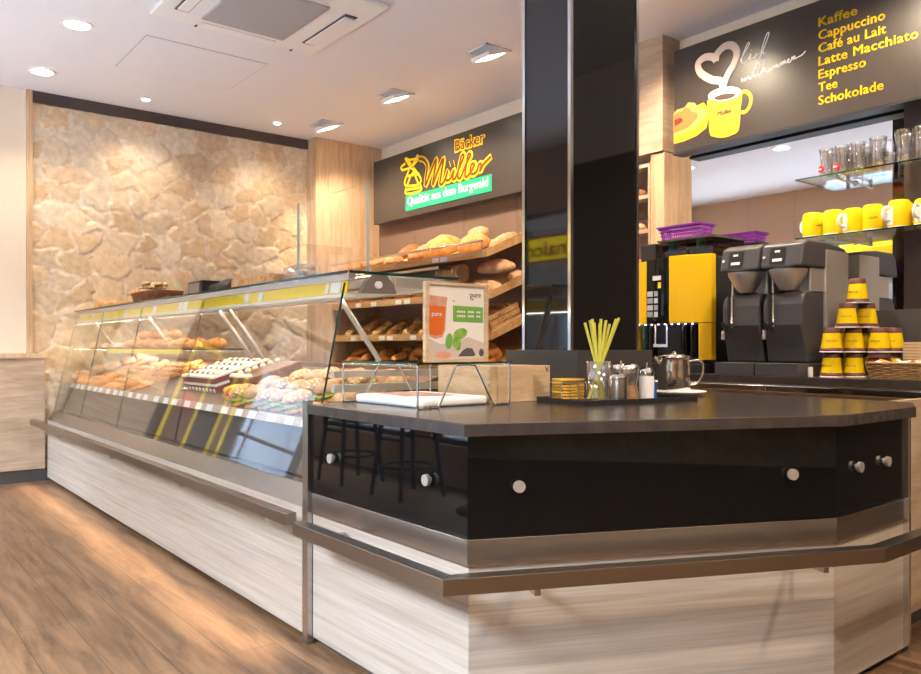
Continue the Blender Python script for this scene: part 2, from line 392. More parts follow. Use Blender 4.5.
dr = struct('door_1', MB().box(-1.0, -.93, YL-.02, YL+.05, 0, 2.35).box(-.19, -.12, YL-.02, YL+.05, 0, 2.35).box(-.93, -.19, YL-.02, YL+.05, 2.27, 2.35).box(-.93, -.19, YL-.02, YL+.05, 0, .30).box(-.93, -.19, YL, YL+.03, 1.02, 1.06), 'dark')
MB().box(-.93, -.19, YL+.01, YL+.018, .30, 2.27).build('door_pane', 'glass', dr)
MB().tube([(-.27, YL-.07, .75), (-.27, YL-.07, 1.35)], .014, 8).tube([(-.27, YL-.07, .85), (-.27, YL-.02, .85)], .008, 6).tube([(-.27, YL-.07, 1.25), (-.27, YL-.02, 1.25)], .008, 6).build('door_handle', 'chrome', dr)
struct('floor', MB().box(XW-.15, 14, YL+.1, 30, -.2, -.05), 'street', loc=(0, 0, 0))
struct('trim_2', MB().box(1.34, 1.385, YL-.06, YL+.02, 0, H), 'warm_wood')
# wood dado below the cream wall
struct('trim_3', MB().box(.72, 1.48, YL-.09, YL-.02, .11, 1.10), 'beige_wood', bevel=.003)
struct('trim_4', MB().box(.71, 1.49, YL-.115, YL-.02, 1.10, 1.145), 'warm_wood', bevel=.004)
struct('baseboard_left', MB().box(.72, 1.50, YL-.08, YL-.02, 0, .11), 'dark')
# wooden corner column between the stone wall and the bread rack
struct('trim_5', MB().box(4.12, XB, 7.72, YL, 0, H), 'warm_wood', bevel=.002)
# wooden box and post between rack and menu board
struct('trim_6', MB().box(4.76, XB, 3.60, 3.98, 2.645, H), 'beige_wood', bevel=.003)
struct('trim_7', MB().box(4.78, XB, 3.60, 3.725, 0, 2.64), 'warm_wood', bevel=.003)
# panels behind the bread rack
pan = MB()
for y0, y1 in ((3.73, 4.96), (4.965, 5.36), (5.365, 6.14), (6.145, 7.0), (7.005, 7.71)): pan.box(XB-.04, XB-.005, y0, y1, 2.2, 2.62)
struct('trim_8', pan, 'panel_brown')
struct('trim_9', MB().box(XB-.04, XB-.005, 3.73, 7.71, 0, 2.19), 'panel_taupe')
# bar back wall: mirror, dark panel to its right
struct('trim_10', MB().box(4.93, XB-.001, YR, 2.0, 0, H-.75), 'dark_trim')
mr = MB().box(4.95, XB-.001, 2.003, 3.597, 1.04, 2.66); tag(mr.build('wall_mirror', 'mirror'), 'large frameless wall mirror behind the coffee machines', 'mirror')
# shop front behind the camera: lintel, sill, piers and glazed bays
wf = MB().box(XW-.15, XW, YR, YL, 2.78, H).box(XW-.15, XW, YR, YL, 0, .35).box(XW-.15, XW, YR, .15, .35, 2.78)
for y in (.15, 2.9, 5.65, YL-.25): wf.box(XW-.15, XW, y, y+.25, .35, 2.78)
struct('wall_front', wf, 'lintel')
for k, (y0, y1) in enumerate(((.4, 2.9), (3.15, 5.65), (5.9, 7.7))):
    fr = MB(); t = .05
    fr.box(XW-.10, XW-.04, y0, y1, .35, .35+t).box(XW-.10, XW-.04, y0, y1, 2.78-t, 2.78).box(XW-.10, XW-.04, y0, y0+t, .35+t, 2.78-t).box(XW-.10, XW-.04, y1-t, y1, .35+t, 2.78-t)
    f_ = struct('window_%d' % (k+1), fr, 'dark')
    MB().box(XW-.075, XW-.067, y0+t, y1-t, .35+t, 2.78-t).build('pane', 'glass', f_)
struct('ground', MB().box(-30, XW-.15, -18, 26, -.2, -.05), 'street', loc=(0, 0, 0)).name = 'floor.001'

# ================================================================== SALES DESK
desk = thing('sales_desk', 'angular sales desk with black glass fronts and pale oak base in the foreground', 'counter', (2.4, 2.0, 0))
DP = [(1.5, 2.858), (1.5, 1.854), (2.688, 1.307), (3.25, 1.31)]
for i in range(3):
    ribbon(MB(), DP, .012, .035, .03, .532, [i]).build('base_panel', 'white_wood', desk)
    ribbon(MB(), DP, .0, .03, .532, .614, [i]).build('steel_band', 'steel', desk, bevel=.0015)
PG = []
GP = [(DP[0], DP[1], .0, 1.0), (DP[1], DP[2], 0, 1), (DP[2], DP[3], 0, 1)]
for i in range(3):
    mb = MB(); A = offset_pts(DP, .004); B = offset_pts(DP, .014)
    mb.prism([A[i], A[i+1], B[i+1], B[i]], .616, .928); g = mb.build('glass_front', 'black_gloss', desk)
    g['label'] = 'glossy black glass front panel'; PG.append(g)
def knob(g, x, y, z, nx, ny):
    MB().cyl((x, y, z), (x+nx*.010, y+ny*.010, z), .011, n=14).cyl((x+nx*.010, y+ny*.010, z), (x+nx*.022, y+ny*.022, z), .0185, n=24).build('knob', 'alu', g, bevel=.002)
for y in (2.673, 2.049): knob(PG[0], 1.504, y, .772, -1, 0)
L = math.hypot(1.188, .547); nx, ny = -.547/L, -1.188/L
for t in (.124, .861): knob(PG[1], 1.5+1.188*t-nx*.004, 1.854-.547*t-ny*.004, .772, nx, ny)
for x in (2.841, 3.06): knob(PG[2], x, 1.314, .775, 0, -1)
top = [(1.485, 2.86), (1.472, 1.835), (2.695, 1.272), (3.25, 1.275), (3.5, 1.385), (3.5, 2.94), (3.14, 2.94), (3.14, 2.512), (2.645, 2.512), (2.645, 2.94), (1.62, 2.94), (1.62, 2.86)]
MB().prism(top, .93, .97).build('worktop', 'worktop', desk, bevel=.003)
MB().prism([(1.56, 2.86), (1.56, 1.90), (2.70, 1.37), (3.22, 1.37), (3.22, 2.45), (2.60, 2.45), (2.60, 2.86)], .0, .925).build('carcass', 'black', desk)
MB().prism([(1.54, 2.9), (1.54, 1.88), (2.70, 1.345), (3.24, 1.345), (3.24, 1.36), (2.70, 1.36), (1.56, 1.90), (1.56, 2.9)], 0, .03).build('plinth', 'dark', desk)
MB().box(1.488, 1.515, 2.862, 2.905, 0, .985).build('corner_post', 'steel', desk, bevel=.002)
MB().box(3.25, 3.268, 1.30, 1.33, 0, .93).build('corner_strip', 'wire', desk, bevel=.002)
RP = [(1.5, 2.66), (1.5, 1.854), (2.688, 1.307), (4.3, 1.31)]
ribbon(MB(), RP, -.178, -.128, .505, .553).build('bag_rail', 'rail_steel', desk, bevel=.002)
def bracket(parent, x, y, nx, ny):
    a = math.atan2(ny, nx); Mx = Matrix.Translation((x, y, 0)) @ Matrix.Rotation(a, 4, 'Z')
    MB().box(0.0, .160, -.009, .009, .482, .505, Mx).build('rail_bracket', 'steel', parent)
bracket(desk, 1.5, 2.58, -1, 0)
for t in (.13, .87): bracket(desk, 1.5+1.188*t, 1.854-.547*t, nx, ny)
# wooden wing panel joining the desk and the bar
wing = thing('wing_panel', 'beige oak wing panel closing the gap right of the desk', 'panel', (3.8, 1.46, 0))
MB().box(3.272, 3.51, 1.45, 1.48, .0, .925).box(3.51, 4.22, 1.45, 1.48, 0, .972).build('panel', 'beige_wood', wing)
MB().box(3.27, 4.22, 1.447, 1.45, 0, .05).build('plinth', 'dark', wing)
# upstand behind the tray
tag(MB().prism([(2.62, 2.93), (2.62, 2.45), (3.16, 2.45), (3.16, 2.475), (2.64, 2.475), (2.64, 2.93)], .971, 1.185).build('upstand_board', 'dark', bevel=.003), 'low dark grey upstand board around the foot of the black pillar', 'board')
# black glass pillar
pil = thing('pillar', 'tall glossy black glass pillar with steel corner strips', 'pillar', (2.89, 2.68, 0))
PX0, PX1, PY0, PY1 = 2.655, 3.132, 2.523, 2.835
MB().box(PX0, PX1, PY0, PY1, 0, H-.002).build('glass_cladding', 'pillar_gloss', pil)
for x, y in ((PX0-.007, PY0-.007), (PX1-.011, PY0-.007), (PX0-.007, PY1-.011)): MB().box(x, x+.018, y, y+.018, 0, H-.002).build('corner_strip', 'wire', pil)

# ================================================================== DISPLAY CASE
case = thing('display_case', 'long glass bakery display case with yellow price rail and pale oak base', 'display case', (1.95, 5.4, 0))
Y0, Y1 = 2.96, 7.86
MB().box(1.50, 1.53, 2.93, 7.86, .03, .545).build('base_panel', 'white_wood', case)
MB().box(1.56, 1.60, 2.93, 7.86, 0, .03).build('plinth', 'dark', case)
MB().prismY([(1.50, .545), (1.55, .625), (1.60, .625), (1.60, .53), (1.53, .53), (1.53, .545)], 2.93, 7.86).build('lower_steel_band', 'steel', case)
MB().box(1.60, 2.38, 2.96, 7.84, .03, .60).build('carcass', 'case_brown', case)
XF = lambda z: 1.55+.21*(z-.625)
def front_pane(y0, y1):
    n_ = .007
    return MB().prismY([(XF(.625), .625), (XF(1.49), 1.49), (XF(1.49)+n_, 1.49), (XF(.625)+n_, .625)], y0, y1)
for y0, y1 in ((2.985, 4.647), (4.653, 5.857), (5.863, 6.897), (6.903, 7.84)):
    p = front_pane(y0, y1).build('front_pane', 'glass', case)
    for ye in (y0, y1-.0025):
        MB().prismY([(XF(.625)-.001, .625), (XF(1.48)-.001, 1.48), (XF(1.48)+.008, 1.48), (XF(.625)+.008, .625)], ye, ye+.0025).build('pane_edge', 'edge_dark' if (ye < 3) else 'glass_edge', p)
ep = [(XF(.63), .63), (XF(1.49), 1.49), (2.33, 1.49), (2.36, .63)]
MB().prismY(ep, 2.968, 2.976).build('end_pane', 'glass', case)
MB().prismY([(XF(.63), .63), (XF(.97), .97), (2.36, 1.10), (2.36, .63)], 7.84, 7.86).build('end_panel', 'beige_wood', case)
MB().prismY([(XF(.97), .97), (XF(1.49), 1.49), (2.33, 1.49), (2.36, 1.10)], 7.845, 7.853).build('end_pane', 'glass', case)
tg = MB().box(1.735, 2.34, Y0, 7.88, 1.522, 1.530).build('top_pane', 'glass', case)
MB().box(1.728, 1.735, Y0, 7.88, 1.520, 1.532).build('pane_edge', 'edge_dark', tg)
MB().box(1.74, 2.34, Y0-.006, Y0, 1.520, 1.532).build('pane_edge', 'edge_dark', tg)
MB().box(1.750, 1.785, Y0+.02, 7.84, 1.495, 1.520).build('top_rail', 'alu', case)
yr = MB().prismY([(1.752, 1.435), (1.765, 1.492), (1.772, 1.492), (1.759, 1.435)], Y0+.05, 7.80).build('price_rail', 'yellow', case); yr['label'] = 'yellow price rail under the glass top'
MB().box(1.748, 1.80, Y0+.05, 7.82, 1.422, 1.435).build('lower_lip', 'white', case)
def tagcard(y, wdt=.06, parent=yr): 
    MB().prismY([(1.7485, 1.441), (1.7605, 1.489), (1.763, 1.489), (1.751, 1.441)], y, y+wdt).build('price_card', 'card', parent)
for y, w_ in ((3.06, .09), (3.17, .03), (3.87, .055), (4.05, .055), (5.0, .07), (5.09, .07), (5.62, .07), (6.33, .07), (6.95, .06), (7.3, .06)): tagcard(y, w_)
# end fitting (dark quarter disc with a steel button)
MB().prismY([(1.80, 1.436), (1.83, 1.49), (1.87, 1.522), (1.93, 1.522), (1.97, 1.48), (1.985, 1.44)], Y0+.0, Y0+.03).build('end_cap', 'fitting', case)
MB().cyl((1.885, Y0, 1.475), (1.885, Y0-.015, 1.475), .016, n=20).build('button', 'white', case)
MB().box(1.98, 2.33, Y0, Y0+.05, 1.47, 1.515).build('end_rail', 'alu', case, bevel=.004)
MB().box(2.28, 2.34, Y0, 7.84, 1.47, 1.515).build('rear_rail', 'alu', case)
# deck (inclined) with brown front and price rail
dz = lambda x: .86+.3*(x-1.62)
MB().prismY([(1.635, dz(1.635)), (2.34, dz(2.34)), (2.34, dz(2.34)-.02), (1.635, dz(1.635)-.02)], 3.03, 7.82).build('deck', 'case_brown', case)
MB().prismY([(1.625, .63), (1.665, .84), (1.68, .84), (1.64, .63)], 2.99, 7.82).build('inner_front_panel', 'dark_trim', case)
fr = MB().prismY([(1.617, .845), (1.632, .884), (1.640, .884), (1.625, .845)], 3.0, 7.8).build('deck_rail', 'beige_wood', case)
for k in range(24):
    y = 3.06+k*.19+(.03 if k % 3 == 0 else 0)
    MB().prismY([(1.6145, .848), (1.6275, .881), (1.630, .881), (1.617, .848)], y, y+.085).build('price_card', 'card', fr)
MB().box(2.36, 2.38, 2.99, 7.82, .60, 1.10).build('back_panel', 'case_brown', case)
MB().box(1.70, 2.36, 3.02, 3.05, 1.065, 1.095).build('end_bar', 'alu', case); MB().box(1.70, 2.36, 3.02, 3.05, 1.00, 1.035).build('end_bar', 'alu', case)
for y in (3.12, 4.40, 4.56, 5.9, 7.4): MB().tube([(1.775, y, 1.435), (2.0, y, 1.13)], .013, 8).build('support_strut', 'alu', case)
MB().tube([(2.31, 2.99, 1.47), (2.47, 2.99, 1.02)], .016, 8).build('support_strut', 'alu', case)
# intermediate shelf
ms = MB().box(1.85, 2.26, 5.2, 7.78, 1.180, 1.190).build('middle_shelf', 'dark_trim', case)
MB().box(1.842, 1.849, 5.35, 7.25, 1.152, 1.184).build('shelf_rail', 'yellow', ms)
# glass screen on top
MB().box(1.848, 1.856, 2.99, 3.66, 1.535, 1.93).build('screen_pane', 'glass', case)
for y in (2.986, 3.656): MB().box(1.846, 1.858, y, y+.006, 1.535, 1.932).build('screen_edge', 'screen_edge', case)
# bag rail
MB().box(1.355, 1.405, 2.79, 7.84, .513, .558).build('bag_rail', 'rail_steel', case, bevel=.002)
for y in (2.98, 4.0, 5.3, 6.8): MB().box(1.372, 1.50, y, y+.022, .488, .513).build('rail_bracket', 'chrome', case)
# strip light under the bag rail, throws the pool along the floor
for k in range(4):
    light('rail_strip_light', 'AREA', (1.350, 3.4+k*1.2, .508), 1.0, (1, .82, .56), (0, R(7), 0), shape='RECTANGLE', size=.02, size_y=1.15, spread=R(42))
for k in range(4):  # added fill lamps, brighten the pastries at the back of the deck
    light('case_rear_fill', 'AREA', (2.26, 3.6+k*1.2, 1.46), 1.7, (1, .86, .66), (0, R(14), 0), shape='RECTANGLE', size=.02, size_y=1.1)
for y in (5.85, 7.1):  # added fill below the middle shelf, where the rear lamps are blocked
    light('shelf_fill_light', 'AREA', (2.22, y, 1.172), 2.2, (1, .86, .66), (0, R(20), 0), shape='RECTANGLE', size=.02, size_y=1.1)
# strip lights under the glass top
for k in range(4):
    light('case_strip_light', 'AREA', (1.80, 3.6+k*1.2, 1.415), .9, (1, .86, .66), (0, R(-12), 0), shape='RECTANGLE', size=.02, size_y=1.1)

# ================================================================== BACK BAR
bar = thing('back_bar', 'dark topped bar counter with steel edge below the wall mirror', 'counter', (4.6, 2.3, 0))
MB().box(4.25, 4.949, 1.49, 3.55, .985, 1.03).build('worktop', 'worktop', bar, bevel=.003)
MB().box(4.235, 4.25, 1.49, 2.48, .94, .978).box(4.235, 4.25, 2.485, 3.55, .94, .978).build('edge_rail', 'chrome', bar, bevel=.004)
MB().box(4.27, 4.94, 1.50, 3.53, 0, .984).build('cabinet', 'beige_wood', bar)
tag(MB().box(4.90, 4.928, 1.49, 2.25, 1.031, 1.42).build('backsplash', 'dark', bevel=.002), 'dark grey splashback behind the yellow cup stack', 'splashback')

# ================================================================== SIGNS
def stroke_mesh(mb, paths, x, r, k=5, flat=.35):
    for p in paths:
        q = smooth_path([(x, a, b_) for a, b_ in p], k) if len(p) > 2 else [Vector((x, a, b_)) for a, b_ in p]
        s0 = len(mb.v); mb.tube(q, r, 8)
        for i in range(s0, len(mb.v)): mb.v[i] = (x+(mb.v[i][0]-x)*flat, mb.v[i][1], mb.v[i][2])
    return mb
SIGN_SCRIPT = [[(6.723,3.175),(6.634,3.143),(6.577,3.071),(6.598,2.962),(6.607,2.874),(6.517,2.996),(6.423,3.114),(6.45,2.984),(6.482,2.859),(6.391,2.99),(6.3,3.096),(6.331,2.964),(6.357,2.85),(6.292,2.86),(6.223,2.968),(6.261,2.889),(6.236,2.866),(6.185,2.879),(6.127,2.951),(6.147,2.87),(6.102,2.87),(6.04,2.959),(5.972,3.053),(6.004,3.071),(6.045,2.975),(6.065,2.879),(6.023,2.858),(5.938,2.971),(5.871,3.046),(5.905,3.058),(5.938,2.941),(5.953,2.867),(5.914,2.852),(5.836,2.91),(5.812,2.951),(5.857,2.953),(5.871,2.881),(5.824,2.86),(5.773,2.881),(5.738,2.937),(5.708,2.926),(5.726,2.87),(5.685,2.918),(5.628,2.951),(5.568,2.979)],[(6.203,3.022),(6.198,3.024)],[(6.135,3.019),(6.13,3.021)]]
MILL = [[(6.871,3.104),(7.036,3.106)],[(6.871,3.104),(6.982,3.224)],[(6.871,3.104),(6.752,3.217)],[(6.871,3.104),(6.712,2.989)],[(7.036,3.106),(7.06,3.144),(6.982,3.169)],[(6.982,3.224),(6.924,3.203),(6.871,3.14)],[(6.752,3.217),(6.735,3.178),(6.837,3.117)],[(6.909,3.089),(6.991,2.974),(6.947,2.924),(6.735,2.906),(6.695,2.965),(6.823,3.095)],[(6.947,2.924),(6.837,3.048),(6.735,2.906)],[(6.965,2.906),(6.959,2.839),(6.695,2.834),(6.701,2.894)],[(6.965,2.881),(6.701,2.868)],[(6.971,3.2),(6.757,3.182)],[(6.93,3.026),(6.723,3.015)]]
HEART = [[(3.12,2.997),(3.141,3.04),(3.218,3.073),(3.302,3.143),(3.32,3.211),(3.269,3.24),(3.204,3.225),(3.173,3.192)],[(3.179,3.188),(3.167,3.236),(3.106,3.271),(3.043,3.254),(3.014,3.197),(3.035,3.13),(3.075,3.081),(3.106,3.028),(3.12,2.997)]]
MUGBODY = [[(3.236,2.937),(3.233,2.837),(3.224,2.697),(3.19,2.665),(3.12,2.644),(3.051,2.648),(2.999,2.674),(2.986,2.803),(2.981,2.929),(3.106,2.96)]]
MUGTOP = [[(2.98,2.931),(2.983,2.917),(2.998,2.905),(3.024,2.897),(3.058,2.893),(3.096,2.894),(3.137,2.9),(3.174,2.91),(3.205,2.923),(3.227,2.938),(3.236,2.954),(3.233,2.968),(3.217,2.98),(3.19,2.988),(3.155,2.992),(3.115,2.99),(3.075,2.984),(3.039,2.974),(3.009,2.961),(2.989,2.946)],[(2.996,2.924),(2.999,2.914),(3.012,2.906),(3.034,2.901),(3.063,2.899),(3.096,2.9),(3.13,2.904),(3.162,2.912),(3.188,2.922),(3.206,2.933),(3.214,2.944),(3.21,2.954),(3.196,2.962),(3.173,2.968),(3.143,2.97),(3.11,2.968),(3.076,2.963),(3.045,2.956),(3.02,2.946),(3.003,2.935)],[(3.022,2.915),(3.025,2.909),(3.035,2.904),(3.052,2.901),(3.074,2.9),(3.099,2.901),(3.125,2.905),(3.148,2.909),(3.167,2.916),(3.18,2.922),(3.186,2.929),(3.183,2.935),(3.172,2.94),(3.155,2.942),(3.132,2.943),(3.107,2.942),(3.082,2.939),(3.059,2.934),(3.04,2.928),(3.027,2.921)]]
MUGHANDLE = [[(2.986,2.922),(2.944,2.916),(2.911,2.875),(2.917,2.817),(2.95,2.783),(2.989,2.79)]]
PLATE = [[(3.529,2.684),(3.44,2.685),(3.335,2.702),(3.254,2.741),(3.236,2.812),(3.241,2.876),(3.276,2.925),(3.379,2.909),(3.529,2.84)]]
PASTRY = [[(3.529,2.736),(3.455,2.74),(3.364,2.753),(3.305,2.79),(3.254,2.829),(3.261,2.875),(3.32,2.895),(3.349,2.94),(3.402,2.955),(3.432,2.928),(3.501,2.925),(3.529,2.899)],[(3.529,2.788),(3.47,2.801),(3.417,2.822),(3.412,2.853),(3.455,2.878),(3.529,2.866)]]
LICH = [[(2.987,3.139),(2.953,3.189),(2.921,3.23),(2.934,3.239),(2.969,3.176),(2.979,3.131),(2.965,3.113),(2.933,3.127),(2.91,3.162),(2.918,3.131),(2.905,3.119),(2.884,3.132),(2.858,3.144),(2.873,3.147),(2.884,3.124),(2.864,3.111),(2.841,3.13),(2.804,3.198),(2.78,3.256),(2.794,3.261),(2.822,3.198),(2.85,3.1),(2.829,3.141),(2.815,3.14),(2.822,3.104),(2.807,3.102)],[(2.905,3.184),(2.904,3.186)]]
WILLK = [[(2.98,3.018),(2.976,2.992),(2.956,3.01),(2.955,2.991),(2.935,3.012),(2.928,3.003),(2.921,3.014),(2.921,2.997),(2.907,3.002),(2.871,3.059),(2.851,3.095),(2.863,3.096),(2.888,3.028),(2.884,3.003),(2.871,3.011),(2.837,3.073),(2.828,3.098),(2.838,3.099),(2.861,3.026),(2.856,3.004),(2.842,3.009),(2.807,3.076),(2.796,3.102),(2.829,3.009),(2.818,3.027),(2.797,3.038),(2.813,3.025),(2.797,3.01),(2.774,3.027),(2.785,3.018),(2.777,3.007),(2.767,3.016),(2.772,3.027),(2.76,3.013),(2.754,3.036),(2.747,3.031),(2.745,3.016),(2.739,3.038),(2.732,3.033),(2.73,3.018),(2.724,3.041),(2.718,3.035),(2.718,3.022),(2.707,3.022),(2.701,3.044),(2.695,3.039),(2.692,3.024),(2.686,3.047),(2.68,3.041),(2.678,3.027),(2.672,3.049),(2.666,3.044),(2.666,3.031),(2.655,3.035),(2.64,3.046),(2.647,3.052),(2.653,3.04),(2.643,3.028),(2.628,3.035),(2.622,3.057),(2.616,3.052),(2.614,3.037),(2.608,3.059),(2.602,3.054),(2.602,3.041),(2.584,3.045),(2.554,3.052),(2.532,3.07)]]

sg = thing('bakery_sign', 'long black sign with yellow mill logo over the bread rack', 'sign', (4.85, 5.7, 2.58))
MB().box(4.80, 4.93, 6.68, 7.62, 2.59, 3.30).box(4.80, 4.93, 3.99, 6.676, 2.59, 3.30).build('sign_board', 'sign_black', sg, bevel=.002)
lg = stroke_mesh(MB(), SIGN_SCRIPT, 4.797, .034, 5, .12).build('script_outline', 'yellow', sg)
stroke_mesh(MB(), SIGN_SCRIPT, 4.790, .0145, 5, .2).build('script_lettering', 'brown_ink', sg)
stroke_mesh(MB(), MILL, 4.794, .013, 3, .3).build('mill_logo', 'yellow', sg)
MB().mesh(text_mesh('Bäcker', .47, .135, .003, bold=.045), at(4.799, 6.125, 3.115, WALLX)).build('lettering_outline', 'yellow', sg)
MB().mesh(text_mesh('Bäcker', .44, .108, .004, bold=.004), at(4.795, 6.11, 3.128, WALLX)).build('lettering', 'brown_ink', sg)
MB().box(4.792, 4.799, 5.562, 6.974, 2.655, 2.815).build('green_strip', 'green', sg)
MB().mesh(text_mesh('Qualität aus dem Burgwald', 1.32, .118, .002, bold=.0), at(4.791, 6.93, 2.680, WALLX)).build('lettering', 'card', sg)

mn = thing('menu_board', 'black drinks menu board with yellow lettering and steaming mug', 'sign', (4.86, 2.4, 2.61))
MB().box(4.80, 4.90, 1.2, 3.528, 2.615, 3.36).build('sign_board', 'sign_black', mn, bevel=.002)
MB().box(4.79, 4.91, 1.2, 3.53, 2.600, 2.615).build('lower_edge', 'black', mn)
for i, s in enumerate(('Kaffee', 'Cappuccino', 'Café au Lait', 'Latte Macchiato', 'Espresso', 'Tee', 'Schokolade')):
    z = 3.195-.0812*i
    me = text_mesh(s, None, None, .002, bold=0, spacing=1.05); a = max(v.co.x for v in me.vertices)
    W_ = (.235, .395, .40, .575, .285, .115, .385)[i]; ZH = .080
    mb = MB()
    for dx, dy in ((-.0017, 0), (.0017, 0), (0, -.0012), (0, .0012), (0, 0)): mb.mesh(me, at(4.799-.0001*abs(dx*1000), 2.447-dx, z+dy, WALLX) @ Matrix.Diagonal((W_/a, ZH, 1, 1)))
    mb.build('menu_line', 'yellow', mn)
def flat(paths, x, t=.002):
    mb = MB()
    for p in paths: mb.prismX(p, x-t, x)
    return mb
flat(PLATE, 4.799).build('plate_print', 'print_yellow', mn); pp = flat(PASTRY[:1], 4.798).build('pastry_print', 'pastry_light', mn)
flat([[(a*.6+3.50*.4, b_*.6+.4*2.84) for a, b_ in PASTRY[1]]], 4.794).build('filling_print', 'cherry', mn)
flat([[(a*.75+3.529*.25, b_*.75+.25*2.84) for a, b_ in PASTRY[0]]], 4.7955, .001).build('pastry_print', 'pastry_print', mn)
flat([[tuple(v[1:]) for v in smooth_path([(0, a, b_) for a, b_ in MUGBODY[0]], 4, True)]], 4.796).build('mug_print', 'print_yellow', mn)
stroke_mesh(MB(), MUGHANDLE, 4.797, .014, 5, .1).build('mug_handle_print', 'print_yellow', mn)
mt = MB(); mt.prismX(MUGTOP[0], 4.792, 4.794); mt.build('mug_rim_print', 'card', mn)
mt = MB(); mt.prismX(MUGTOP[2], 4.790, 4.791); mt.build('coffee_print', 'coffee', mn)
hm = MB()
for p in HEART:
    q = smooth_path([(4.797, a, b_) for a, b_ in p], 6); s0 = len(hm.v); hm.tube(q, .027, 10)
    for i in range(s0, len(hm.v)): hm.v[i] = (4.797+(hm.v[i][0]-4.797)*.1, hm.v[i][1], hm.v[i][2])
hm.build('heart_steam_print', 'steam', mn)
stroke_mesh(MB(), LICH+WILLK, 4.798, .0042, 4, .3).build('script_lettering', 'card', mn)
MB().mesh(text_mesh('Müller', .12, None, .001, shear=.3), at(4.793, 3.165, 2.80, WALLX)).mesh(text_mesh('Müller', .12, None, .001, shear=.3), at(4.7929, 3.1635, 2.801, WALLX)).mesh(text_mesh('Müller', .12, None, .001, shear=.3), at(4.7928, 3.1665, 2.802, WALLX)).build('mug_lettering', 'coffee', mn)

# ================================================================== CEILING FITTINGS
def downlight(x, y, r=.085, label='', power=26, cone=110):
    t = thing('downlight', label, 'ceiling light', (x, y, H-.012), 'round recessed downlights')
    MB().lathe([(r*1.28, -.0), (r*1.28, .006), (r, .010), (r, .0)], (x, y, H-.012), 28, cap=False).lathe([(r, .0), (r*1.28, -.0)], (x, y, H-.012), 28, cap=False).build('trim_ring', 'white', t)
    MB().cyl((x, y, H-.007), (x, y, H-.003), r*.98, n=28).build('lamp', 'bulb', t)
    light('downlight_lamp', 'SPOT', (x, y, H-.03), power, WARM, (0, 0, 0), spot_size=R(cone), spot_blend=.8, shadow_soft_size=.06)
downlight(1.35, 6.08, label='round downlight above the case, nearer one of the two large ones')
downlight(1.35, 7.30, label='round downlight close to the cream wall corner')
downlight(1.35, 4.80, label='round downlight above the front half of the display case')
downlight(1.35, 2.6, label='round downlight above the sales desk')
downlight(1.35, 1.0, label='round downlight right of the sales desk')
for x, y, l_ in ((1.7, -.5, 'added fill downlight behind the camera, left one'), (3.0, -.1, 'added fill downlight over the right end of the desk aisle'), (3.0, -1.9, 'added fill downlight behind the camera near the stone end wall')): downlight(x, y, label=l_, power=110 if y > -1 else 25, cone=150)  # added fill lamps, lift the dim faces turned toward the camera end
def puck(x, y, label, tgt):
    t = thing('spotlight', label, 'ceiling light', (x, y, H-.02), 'small spots washing the stone wall')
    MB().cyl((x, y, H-.015), (x, y, H-.001), .045, n=20).build('housing', 'white', t)
    MB().cyl((x, y, H-.020), (x, y, H-.0155), .032, n=20).build('lamp', 'bulb', t)
    light('spot_lamp', 'SPOT', (x, y, H-.03), 16, WARM, (R(6), 0, 0), spot_size=R(110), spot_blend=.9, shadow_soft_size=.02)
puck(2.25, 7.50, 'small round spot near the left part of the stone wall', 0)
puck(3.54, 7.46, 'small round spot near the right part of the stone wall', 0)
def square_spot(x, y, label):
    t = thing('square_spotlight', label, 'ceiling light', (x, y, H-.02), 'square recessed spots in a row')
    s_ = .125
    mb = MB()
    for a in ((-s_, -s_+.018, -s_, s_), (s_-.018, s_, -s_, s_), (-s_, s_, -s_, -s_+.018), (-s_, s_, s_-.018, s_)): mb.box(x+a[0], x+a[1], y+a[2], y+a[3], H-.012, H-.001)
    mb.build('frame', 'white', t)
    Mx = Matrix.Translation((x, y, H-.03)) @ Matrix.Rotation(R(-20), 4, 'Y')
    MB().box(-s_+.03, s_-.02, -s_+.02, s_-.02, -.02, .012, Mx).build('tilting_head', 'white', t)
    MB().box(-s_+.05, s_-.045, -s_+.045, s_-.045, -.024, -.0205, Mx).build('lamp', 'bulb', t)
    light('square_spot_lamp', 'SPOT', (x, y, H-.08), 62 if y > 4 else 68, WARM, (R(0), R(-24), 0), spot_size=R(115), spot_blend=.7, shadow_soft_size=.06)
for x, y, l_ in ((3.97, 7.2, 'square recessed spot farthest back, beside the wooden column'), (3.99, 5.96, 'square recessed spot in the middle above the bread rack'), (3.98, 4.65, 'square recessed spot next to the top of the black pillar'), (3.98, 3.3, 'square recessed spot above the coffee machine'), (3.98, 2.0, 'square recessed spot in front of the menu board')):
    square_spot(x, y, l_)
ac = thing('air_conditioner', 'white ceiling cassette air conditioner with grey grille', 'air conditioner', (2.25, 4.98, H-.05))
MB().box(1.68, 2.91, 4.42, 5.52, H-.035, H-.001).build('panel', 'white', ac, bevel=.01)
MB().box(1.97, 2.58, 4.64, 5.34, H-.052, H-.0355).build('intake_grille', 'grey', ac, bevel=.02)
for a in ((2.73, 2.80, 4.70, 5.28), (1.79, 1.86, 4.70, 5.28)):
    MB().box(a[0]-.012, a[1]+.012, a[2]-.03, a[3]+.03, H-.040, H-.0355).build('outlet_slot', 'dark', ac)
    MB().box(*a, H-.050, H-.0405).build('louvre', 'white', ac)
for a in ((2.0, 2.56, 5.41, 5.45), (2.0, 2.56, 4.49, 4.53)): MB().box(*a, H-.040, H-.0355).build('outlet_slot', 'white', ac)
for x, y in ((1.99, 5.50), (2.72, 5.50)): MB().box(x-.006, x+.006, y-.02, y+.01, H-.042, H-.0355).build('clip', 'dark', ac)
